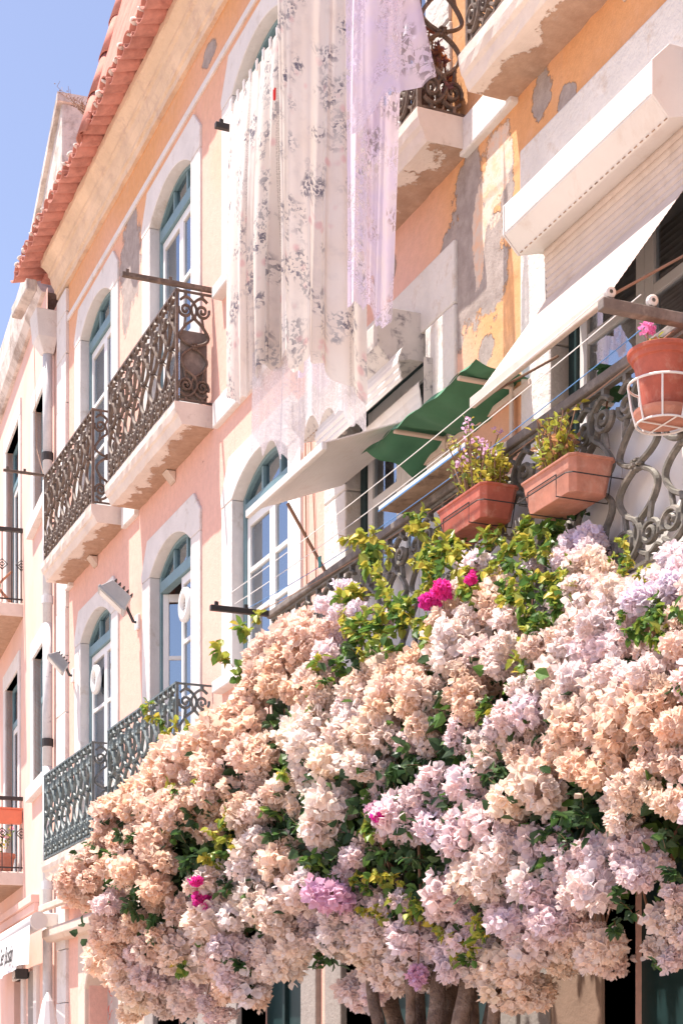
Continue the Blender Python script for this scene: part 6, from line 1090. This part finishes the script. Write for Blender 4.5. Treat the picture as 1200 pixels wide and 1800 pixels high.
SPRAYS=[(-10.92,-1.30,4.40,0.230,'Y'),(-10.84,-1.19,4.55,0.229,'Y'),(-10.86,-1.08,4.66,0.173,'Y'),(-10.47,-1.36,4.18,0.184,'G'),(-11.93,-1.50,4.15,0.185,'Y'),(-11.40,-1.54,3.97,0.178,'Y'),(-10.95,-1.55,3.87,0.152,'Y'),(-11.99,-1.53,4.23,0.165,'Y'),(-11.84,-1.46,4.10,0.164,'G'),(-9.82,-0.75,4.92,0.214,'Y'),(-9.96,-0.78,4.96,0.215,'Y'),(-9.73,-0.72,4.89,0.188,'Y'),(-9.41,-0.89,4.61,0.205,'Y'),(-9.58,-0.86,4.70,0.148,'G'),(-9.28,-0.89,4.55,0.179,'Y'),(-9.36,-0.99,4.45,0.204,'Y'),(-9.47,-0.99,4.48,0.201,'Y'),(-9.35,-1.01,4.40,0.150,'Y'),(-9.48,-1.05,4.41,0.171,'Y'),(-9.40,-1.02,4.41,0.137,'G'),(-9.48,-1.00,4.47,0.137,'Y'),(-9.59,-0.80,4.76,0.174,'G'),(-9.61,-0.83,4.73,0.152,'G'),(-9.41,-0.78,4.72,0.151,'Y'),(-9.04,-0.95,4.37,0.165,'Y'),(-8.85,-0.94,4.26,0.150,'Y'),(-8.98,-0.95,4.31,0.161,'Y'),(-8.83,-0.97,4.22,0.194,'G'),(-8.76,-0.96,4.18,0.150,'G'),(-8.75,-0.97,4.15,0.166,'Y'),(-9.14,-1.05,4.22,0.183,'Y'),(-9.16,-1.05,4.20,0.159,'Y'),(-9.27,-1.08,4.21,0.172,'Y'),(-9.22,-1.09,4.17,0.200,'G'),(-9.32,-1.08,4.23,0.169,'Y'),(-9.37,-1.07,4.29,0.146,'Y'),(-9.04,-1.06,4.13,0.230,'G'),(-9.16,-1.08,4.13,0.180,'Y'),(-9.02,-1.01,4.21,0.203,'Y'),(-8.80,-1.02,4.08,0.193,'G'),(-8.89,-1.04,4.05,0.166,'Y'),(-8.96,-1.00,4.20,0.166,'Y'),(-9.22,-1.12,4.07,0.200,'G'),(-8.93,-1.07,4.01,0.195,'G'),(-8.70,-1.03,3.96,0.191,'G'),(-8.53,-0.97,4.05,0.189,'G'),(-8.63,-0.96,4.10,0.141,'Y'),(-8.49,-0.96,4.02,0.166,'Y'),(-8.37,-0.97,3.92,0.186,'Y'),(-8.74,-0.94,4.23,0.160,'Y'),(-8.84,-0.97,4.21,0.130,'G'),(-8.86,-0.97,4.22,0.117,'G'),(-9.02,-1.10,3.99,0.164,'Y'),(-9.28,-1.17,3.98,0.201,'G'),(-9.46,-1.21,4.01,0.170,'Y'),(-9.07,-1.12,3.97,0.181,'D'),(-9.35,-1.21,3.89,0.135,'G'),(-9.28,-0.62,4.85,0.205,'Y'),(-9.36,-0.62,4.88,0.169,'Y'),(-9.11,-0.61,4.76,0.185,'Y'),(-8.91,-0.77,4.59,0.197,'Y'),(-8.77,-0.77,4.52,0.184,'G'),(-8.86,-0.75,4.58,0.159,'G'),(-8.70,-0.85,4.39,0.192,'Y'),(-8.92,-0.82,4.52,0.148,'Y'),(-8.65,-0.87,4.32,0.161,'Y'),(-9.30,-0.62,4.94,0.137,'Y'),(-9.36,-0.62,4.95,0.107,'G'),(-9.39,-0.63,4.96,0.108,'G'),(-8.62,-0.82,4.41,0.159,'G'),(-8.57,-0.83,4.34,0.125,'G'),(-8.63,-0.76,4.47,0.149,'Y'),(-8.71,-0.71,4.57,0.194,'Y'),(-8.73,-0.66,4.61,0.168,'G'),(-8.74,-0.75,4.54,0.169,'Y'),(-8.49,-0.74,4.44,0.189,'Y'),(-8.62,-0.67,4.56,0.152,'Y'),(-8.48,-0.75,4.42,0.169,'Y'),(-8.45,-0.62,4.54,0.158,'Y'),(-8.44,-0.67,4.49,0.147,'Y'),(-8.81,-0.51,4.70,0.135,'G'),(-8.27,-0.79,4.28,0.170,'Y'),(-8.27,-0.71,4.37,0.139,'G'),(-8.17,-0.78,4.23,0.148,'G'),(-8.11,-0.69,4.34,0.152,'Y'),(-8.14,-0.71,4.33,0.116,'Y'),(-8.09,-0.62,4.40,0.142,'Y'),(-8.06,-0.76,4.23,0.166,'Y'),(-7.95,-0.77,4.14,0.124,'G'),(-8.08,-0.75,4.24,0.123,'Y'),(-7.93,-0.72,4.23,0.149,'G'),(-7.86,-0.71,4.21,0.123,'G'),(-8.00,-0.70,4.28,0.147,'G'),(-8.08,-0.82,4.14,0.151,'Y'),(-8.08,-0.77,4.21,0.127,'Y'),(-8.22,-0.79,4.24,0.138,'G'),(-7.81,-0.79,4.07,0.147,'Y'),(-7.80,-0.80,4.01,0.129,'G'),(-7.79,-0.80,4.01,0.106,'Y'),(-7.68,-0.76,4.07,0.174,'G'),(-7.70,-0.71,4.14,0.138,'Y'),(-7.80,-0.75,4.11,0.133,'Y'),(-7.64,-0.81,3.94,0.173,'Y'),(-7.72,-0.78,4.03,0.134,'Y'),(-7.73,-0.79,4.02,0.147,'G'),(-7.82,-0.82,4.01,0.147,'Y'),(-7.87,-0.80,4.05,0.118,'Y'),(-7.84,-0.77,4.09,0.133,'Y'),(-8.29,-0.85,4.19,0.154,'Y'),(-8.23,-0.83,4.17,0.142,'Y'),(-8.32,-0.82,4.23,0.144,'Y'),(-8.13,-0.86,4.09,0.152,'G'),(-8.31,-0.83,4.21,0.142,'Y'),(-8.10,-0.82,4.13,0.126,'Y'),(-7.95,-0.61,4.37,0.180,'Y'),(-7.99,-0.58,4.41,0.134,'Y'),(-8.09,-0.55,4.46,0.138,'G'),(-7.99,-0.52,4.45,0.182,'G'),(-7.94,-0.47,4.46,0.147,'G'),(-8.03,-0.57,4.42,0.136,'G'),(-8.07,-0.41,4.55,0.184,'G'),(-7.98,-0.38,4.51,0.136,'Y'),(-7.93,-0.45,4.46,0.129,'G'),(-7.74,-0.63,4.28,0.176,'G'),(-7.68,-0.63,4.25,0.133,'Y'),(-7.84,-0.58,4.35,0.134,'Y'),(-7.46,-0.69,4.11,0.142,'Y'),(-7.53,-0.71,4.07,0.142,'Y'),(-7.41,-0.71,4.04,0.134,'Y'),(-7.38,-0.77,3.93,0.169,'Y'),(-7.39,-0.74,3.98,0.156,'G'),(-7.30,-0.74,3.93,0.162,'Y'),(-7.33,-0.78,3.89,0.140,'G'),(-7.44,-0.76,3.96,0.114,'G'),(-7.33,-0.76,3.91,0.109,'Y'),(-7.49,-0.84,3.81,0.170,'G'),(-7.61,-0.81,3.91,0.147,'G'),(-7.54,-0.85,3.78,0.126,'Y'),(-7.43,-0.82,3.83,0.141,'G'),(-7.47,-0.81,3.85,0.126,'G'),(-7.38,-0.78,3.87,0.134,'G'),(-7.51,-0.73,4.06,0.143,'Y'),(-7.57,-0.75,4.03,0.138,'G'),(-7.50,-0.71,4.07,0.122,'G'),(-8.35,-0.44,4.60,0.158,'Y'),(-8.31,-0.43,4.59,0.119,'G'),(-8.31,-0.43,4.59,0.147,'Y'),(-8.64,-0.49,4.67,0.162,'Y'),(-8.51,-0.55,4.60,0.128,'Y'),(-8.58,-0.47,4.67,0.139,'Y'),(-8.11,-0.63,4.41,0.153,'Y'),(-8.34,-0.57,4.53,0.127,'Y'),(-7.89,-0.66,4.29,0.123,'Y'),(-7.86,-0.39,4.55,0.120,'D'),(-7.76,-0.38,4.55,0.119,'D'),(-6.98,-0.63,4.01,0.108,'Y'),(-7.07,-0.60,4.05,0.082,'G'),(-6.96,-0.65,3.96,0.105,'Y'),(-6.81,-0.67,3.91,0.093,'Y'),(-6.72,-0.69,3.84,0.071,'Y'),(-6.98,-0.61,4.02,0.080,'Y'),(-7.15,-0.53,4.15,0.097,'Y'),(-7.16,-0.60,4.09,0.068,'Y'),(-7.26,-0.48,4.21,0.097,'Y'),(-6.50,-0.78,3.65,0.140,'G'),(-6.55,-0.73,3.72,0.114,'G'),(-6.57,-0.75,3.69,0.114,'G'),(-6.56,-0.80,3.61,0.128,'G'),(-6.64,-0.81,3.58,0.116,'G'),(-6.55,-0.79,3.61,0.094,'G'),(-6.41,-0.79,3.60,0.151,'G'),(-6.44,-0.80,3.57,0.142,'G'),(-6.32,-0.78,3.59,0.140,'G'),(-6.42,-0.83,3.51,0.151,'G'),(-6.40,-0.82,3.50,0.147,'Y'),(-6.36,-0.84,3.45,0.113,'Y'),(-6.63,-0.81,3.58,0.129,'G'),(-6.78,-0.78,3.69,0.098,'G'),(-6.57,-0.81,3.56,0.102,'G'),(-7.59,-0.89,3.69,0.143,'Y'),(-7.52,-0.90,3.62,0.156,'Y'),(-7.45,-0.90,3.54,0.141,'Y'),(-7.56,-0.93,3.51,0.142,'G'),(-7.77,-0.96,3.46,0.145,'G'),(-7.68,-0.96,3.40,0.144,'Y'),(-7.81,-0.97,3.42,0.146,'G'),(-10.24,-1.55,3.18,0.180,'Y'),(-10.15,-1.53,3.06,0.196,'Y'),(-10.21,-1.54,2.96,0.179,'G'),(-10.35,-1.59,2.94,0.181,'Y'),(-10.07,-1.50,2.98,0.160,'Y'),(-10.32,-1.58,3.08,0.163,'Y'),(-10.98,-1.70,3.48,0.152,'Y'),(-10.81,-1.68,3.44,0.150,'G'),(-10.58,-1.63,3.37,0.147,'D'),(-10.53,-1.61,3.44,0.147,'Y'),(-6.15,-0.89,3.28,0.121,'Y'),(-6.10,-0.91,3.21,0.120,'G'),(-9.45,-1.26,3.75,0.152,'Y'),(-9.63,-1.36,3.38,0.154,'Y'),(-9.73,-1.40,3.16,0.173,'G'),(-9.42,-1.28,2.82,0.169,'G'),(-9.31,-1.25,2.84,0.151,'G'),(-9.29,-1.27,3.28,0.117,'G'),(-8.87,-1.16,2.97,0.161,'Y'),(-8.82,-1.15,2.95,0.160,'G'),(-8.89,-1.12,2.70,0.129,'Y'),(-8.79,-1.10,2.67,0.144,'Y'),(-8.68,-1.08,2.68,0.143,'Y'),(-8.96,-1.13,2.64,0.130,'G'),(-9.05,-1.16,2.70,0.115,'Y'),(-8.49,-0.99,2.48,0.188,'Y'),(-8.61,-1.00,2.45,0.158,'Y'),(-8.42,-0.95,2.41,0.187,'Y'),(-8.36,-0.91,2.34,0.170,'Y'),(-8.30,-0.88,2.28,0.185,'Y'),(-8.14,-0.85,2.27,0.182,'Y'),(-7.99,-0.86,2.32,0.150,'Y'),(-8.01,-0.89,2.38,0.150,'Y'),(-8.87,-1.06,2.49,0.162,'Y'),(-9.02,-1.10,2.52,0.131,'Y'),(-8.66,-1.05,2.58,0.143,'Y'),(-8.32,-0.97,2.49,0.139,'Y'),(-8.52,-1.01,2.54,0.125,'Y'),(-8.27,-0.82,2.19,0.185,'G'),(-10.95,-1.63,2.32,0.171,'Y'),(-10.90,-1.59,2.28,0.171,'G'),(-10.52,-1.65,2.92,0.183,'D'),(-11.22,-1.87,3.16,0.154,'D'),(-11.33,-1.90,3.19,0.155,'D'),(-11.59,-2.01,3.14,0.158,'D'),(-11.43,-1.97,3.08,0.137,'D'),(-10.65,-1.69,3.15,0.185,'D'),(-10.58,-1.67,2.89,0.184,'D'),(-10.99,-1.78,2.59,0.190,'D'),(-11.17,-1.79,2.45,0.192,'D'),(-11.13,-1.86,2.67,0.172,'D'),(-11.22,-1.89,2.70,0.154,'D'),(-10.97,-1.66,2.36,0.152,'D'),(-11.03,-1.77,2.51,0.190,'D'),(-11.10,-1.86,2.78,0.153,'D'),(-10.54,-1.64,3.22,0.165,'D'),(-9.50,-1.11,2.28,0.188,'D'),(-9.64,-1.13,2.26,0.173,'D'),(-10.41,-1.30,2.11,0.202,'D'),(-10.31,-1.37,2.25,0.182,'D'),(-6.71,-0.83,2.41,0.143,'D'),(-6.67,-0.79,2.33,0.143,'D'),(-6.86,-0.76,2.26,0.133,'D'),(-6.71,-0.61,2.10,0.145,'D'),(-6.23,-0.90,2.60,0.147,'D'),(-6.21,-0.85,2.43,0.147,'D'),(-8.59,-1.11,3.23,0.188,'D'),(-8.33,-1.07,3.23,0.184,'D'),(-8.43,-1.08,3.30,0.186,'D'),(-7.02,-0.91,2.78,0.161,'D'),(-6.91,-0.92,2.87,0.159,'D'),(-6.82,-0.91,2.75,0.157,'D'),(-7.23,-0.91,2.73,0.165,'D'),(-7.09,-0.90,2.68,0.149,'D'),(-8.44,-1.05,2.75,0.186,'D'),(-8.69,-1.10,2.81,0.159,'D'),(-8.26,-1.00,2.64,0.153,'D'),(-7.70,-0.98,3.07,0.144,'D'),(-7.60,-0.97,3.09,0.143,'D'),(-9.51,-1.33,3.06,0.170,'D'),(-9.74,-1.39,3.02,0.173,'D'),(-10.22,-1.52,2.75,0.179,'D'),(-10.46,-1.63,2.95,0.183,'D')]

# ------------------------------------------------------------------ bougainvillea
BV = tag(empty('bougainvillea', (-8.85, -.74, 0)), 'huge bougainvillea tree covered in faded peach, white and lilac bract clusters', 'tree')
O = Vector(BV.location)
# several twisted stems
stems = [((-.42, .10), (-.95, .05, 2.3), .075), ((-.2, -.02), (-.30, .1, 2.6), .06), ((-.12, .1), (-.15, -.1, 2.7), .055), ((0, 0), (.12, .05, 2.8), .07), ((.1, .1), (.05, .2, 2.6), .05), ((.15, -.06), (.3, -.1, 2.7), .06),
         ((.28, .04), (.6, 0, 2.6), .065), ((.36, -.02), (.95, .1, 2.5), .05), ((-.3, -.08), (-.6, -.15, 2.7), .045), ((.2, .12), (.45, .25, 2.8), .05), ((-.05, -.1), (.0, -.2, 2.7), .04)]
for (b0, t0, r) in stems:
    pts = []; w1, w2 = rnd.uniform(0, 6), rnd.uniform(0, 6)
    for i in range(31):
        t = i/30; x = b0[0]*.75+(t0[0]*.9-b0[0]*.75)*t**1.6; y = b0[1]+(t0[1]-b0[1])*t
        pts.append((x+.05*math.sin(t*9+w1)+jit(.006), y+.05*math.sin(t*8+w2)+jit(.006), t0[2]*t))
    MB().tube(pts, [r*(1.2-.6*i/30)*(1+.09*math.sin(i*1.1+w1)+.13*rnd.random()) for i in range(31)], 10).build('trunk', 'bark', BV, smooth=True)
A0 = Vector((-12.7, -1.72, 3.1)); A1 = Vector((-6.2, -.36, 3.0)); AX = A1-A0      # backbone of the crown
# limbs running out through the crown
for k, (ta, dz) in enumerate([(.02, .1), (.12, .5), (.22, -.3), (.3, .7), (.42, .9), (.5, -.4), (.62, .8), (.75, .5), (.9, .4), (1., -.1), (.8, -.5)]):
    tgt = A0+AX*ta+Vector((0, 0, dz))-O
    s0 = Vector((jit(.2), jit(.05), 2.1)); e = Vector(tgt); pts = []
    for i in range(13):
        t = i/12; q = s0.lerp(e, t); q.z += .35*math.sin(t*math.pi)*.6; pts.append(tuple(q+Vector((.05*math.sin(t*9+k), .05*math.cos(t*8+k), .04*math.sin(t*11+k)))))
    MB().tube(pts, [.042*(1-.72*i/12) for i in range(13)], 7).build('branch', 'bark', BV, smooth=True)

def cluster_arrays(seed, nf=74, bl=.47):
    """unit-radius head of papery bracts: verts, faces, tint"""
    rr = random.Random(seed); mb = MB(); mb.tint = []
    ax = (rr.uniform(.75, 1.3), rr.uniform(.75, 1.3), rr.uniform(.7, 1.0)); ga = math.pi*(3-math.sqrt(5))
    for i in range(nf):
        z = 1-2*(i+.5)/nf; rad = math.sqrt(1-z*z); a = i*ga+rr.uniform(-.25, .25)
        d = Vector((rad*math.cos(a), rad*math.sin(a), z))
        lump = .70+.16*math.sin(3*d.x+seed)*math.cos(2.6*d.y+seed*1.7)+rr.uniform(-.16, .14)+(.3 if rr.random() < .07 else 0)
        p = Vector((d.x*ax[0], d.y*ax[1], d.z*ax[2]))*lump
        n = (d+Vector((rr.uniform(-.5, .5), rr.uniform(-.5, .5), rr.uniform(-.75, .15)))).normalized()
        t1 = n.orthogonal().normalized(); t2 = n.cross(t1); a0 = rr.uniform(0, 6.28); tone = rr.uniform(.86, 1.06); warm = rr.choice((-.03, 0, .02, .06))
        open_ = rr.uniform(.55, 1.05)
        for k in range(3):
            b = a0+k*2.094; rdir = t1*math.cos(b)+t2*math.sin(b)
            dirv = (n*math.cos(open_)+rdir*math.sin(open_)).normalized(); sd = n.cross(rdir).normalized(); nn = sd.cross(dirv).normalized()
            L = bl*rr.uniform(.8, 1.18); W = L*rr.uniform(.42, .52); bb = len(mb.v); cp = rr.uniform(-.02, .16)*L
            P = [p, p+dirv*L*.42+sd*W-nn*cp, p+dirv*L*.45+nn*cp*.4, p+dirv*L*.42-sd*W-nn*cp, p+dirv*L*.80+sd*W*.62+nn*rr.uniform(-.08, .05)*L, p+dirv*L*.80-sd*W*.62+nn*rr.uniform(-.08, .05)*L, p+dirv*L*1.04+nn*rr.uniform(-.22, .02)*L]
            mb.v += [tuple(x) for x in P]; mb.f += [(bb, bb+1, bb+2), (bb, bb+2, bb+3), (bb+1, bb+4, bb+6, bb+2), (bb+3, bb+2, bb+6, bb+5)]
            c = (tone+warm, tone, tone-warm)
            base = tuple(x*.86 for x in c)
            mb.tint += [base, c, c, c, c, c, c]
    return mb
HEADS = [cluster_arrays(s) for s in range(14)]
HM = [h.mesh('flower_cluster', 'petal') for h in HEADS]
KC = {'P': (.90, .71, .60), 'C': (.91, .77, .67), 'W': (.91, .81, .77), 'L': (.88, .75, .79), 'V': (.90, .80, .88), 'M': (.78, .06, .42), 'K': (.80, .52, .68), 'B': (.58, .44, .36)}
CP = np.array([q[:3] for q in CLUSTERS]); CK = np.array([KC[q[4]] for q in CLUSTERS])
def cc(k, pos):
    c = KC[k]
    if k not in 'MK':                                   # tones run into one another along the branches
        d = np.linalg.norm(CP-np.array(pos), axis=1); j = np.argsort(d)[:7]; j = [a for a in j if CLUSTERS[a][4] not in 'MK']
        av = CK[j].mean(0); c = tuple(.45*c[a]+.55*av[a] for a in range(3))
    f = rnd.uniform(.93, 1.05); w = rnd.uniform(-.03, .03)
    return (min(.92, c[0]*f+w*.4), min(.9, c[1]*f), min(.9, c[2]*f-w))
order = sorted(CLUSTERS, key=lambda q: (-(q[3] + (.5 if q[0] < -5.9 else -.5))))
rest = MB(); rest.tint = []
for i, (x, y, z, r, k) in enumerate(order):
    rot = (rnd.uniform(0, 6.28), rnd.uniform(-.4, .4), rnd.uniform(0, 6.28)); rot = (rnd.uniform(-.5, .5), rnd.uniform(-.5, .5), rnd.uniform(0, 6.28))
    sc_ = Vector((1, 1, rnd.uniform(.85, 1.1)))*r*1.18
    if i < 300:
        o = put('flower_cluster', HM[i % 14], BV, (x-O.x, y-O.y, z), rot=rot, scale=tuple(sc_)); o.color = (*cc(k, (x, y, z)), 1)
    else:
        h = HEADS[i % 14]; mt = Matrix.LocRotScale(Vector((x-O.x, y-O.y, z)), __import__('mathutils').Euler(rot), sc_)
        b = len(rest.v); c = cc(k, (x, y, z))
        A = np.array(h.v); Mn = np.array(mt); A = A @ Mn[:3, :3].T + Mn[:3, 3]
        rest.v += [tuple(q) for q in A]; rest.f += [tuple(j+b for j in f) for f in h.f]; rest.tint += [(c[0]*t_[0], c[1]*t_[1], c[2]*t_[2]) for t_ in h.tint]
o = rest.build('small_flower_clusters', 'petal', BV); o['kind'] = 'stuff'; o.color = (1, 1, 1, 1)

# leaves inside the crown
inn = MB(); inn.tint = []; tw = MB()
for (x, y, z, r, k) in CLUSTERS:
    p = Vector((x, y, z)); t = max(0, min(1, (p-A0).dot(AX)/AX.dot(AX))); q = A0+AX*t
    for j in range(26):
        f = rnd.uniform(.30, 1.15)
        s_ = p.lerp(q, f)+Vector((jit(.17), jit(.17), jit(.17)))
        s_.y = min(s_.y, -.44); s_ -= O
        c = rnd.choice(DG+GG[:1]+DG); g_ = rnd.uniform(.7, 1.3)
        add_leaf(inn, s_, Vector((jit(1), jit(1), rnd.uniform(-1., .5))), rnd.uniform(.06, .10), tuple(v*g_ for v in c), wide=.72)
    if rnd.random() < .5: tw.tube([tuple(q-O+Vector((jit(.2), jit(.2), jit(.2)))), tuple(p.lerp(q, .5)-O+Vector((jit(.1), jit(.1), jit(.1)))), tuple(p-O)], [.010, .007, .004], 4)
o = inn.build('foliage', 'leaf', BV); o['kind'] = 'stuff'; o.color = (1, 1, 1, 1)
o = tw.build('twigs', 'twig', BV); o['kind'] = 'stuff'

# leafy sprays at the surface
def spray_mesh(seed, cols, n=17):
    rr = random.Random(seed); mb = MB(); mb.tint = []
    dirv = Vector((rr.uniform(-.6, .6), rr.uniform(-.5, .1), rr.uniform(.2, 1))).normalized(); pts = []
    for i in range(8):
        t = i/7; pts.append(dirv*(t-.5)*1.8+Vector((.12*math.sin(t*4+seed), .1*math.cos(t*5+seed), -.35*t*t+.1)))
    mb.tube([tuple(p) for p in pts], .018, 4); mb.tint += [(.30, .18, .10)]*len(mb.v)
    for i in range(n):
        p = pts[rr.randrange(0, 8)].lerp(pts[rr.randrange(3, 8)], .3); c = rr.choice(cols); f = rr.uniform(.8, 1.2)
        b = len(mb.v)
        add_leaf(mb, p, Vector((rr.uniform(-1, 1), rr.uniform(-1, .6), rr.uniform(-1., .5))), rr.uniform(.45, .85), tuple(min(.9, v*f) for v in c), wide=.68, nrm=Vector((rr.uniform(-.5, .5), rr.uniform(-.8, .2), rr.uniform(.3, 1))))
    return mb.mesh('leaf_spray', 'leaf')
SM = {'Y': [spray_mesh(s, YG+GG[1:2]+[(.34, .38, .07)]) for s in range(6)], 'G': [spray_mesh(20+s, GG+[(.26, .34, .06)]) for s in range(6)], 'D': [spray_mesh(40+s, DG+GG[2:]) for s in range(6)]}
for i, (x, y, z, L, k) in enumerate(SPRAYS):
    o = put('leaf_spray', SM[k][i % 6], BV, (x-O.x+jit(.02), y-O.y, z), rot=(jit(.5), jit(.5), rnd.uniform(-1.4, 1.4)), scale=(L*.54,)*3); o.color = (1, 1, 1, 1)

# ------------------------------------------------------------------ put each Empty at the foot of its own thing
bpy.context.view_layer.update()
for o in [q for q in COL.objects if q.type == 'EMPTY' and q.parent is None and tuple(q.location) == (0, 0, 0) and q is not B]:
    pts = [c.matrix_world @ Vector(bb) for c in o.children for bb in c.bound_box]
    if not pts: continue
    off = Vector(((min(p.x for p in pts)+max(p.x for p in pts))/2, (min(p.y for p in pts)+max(p.y for p in pts))/2, min(p.z for p in pts)))
    o.location = off
    for c in o.children: c.location = Vector(c.location)-off
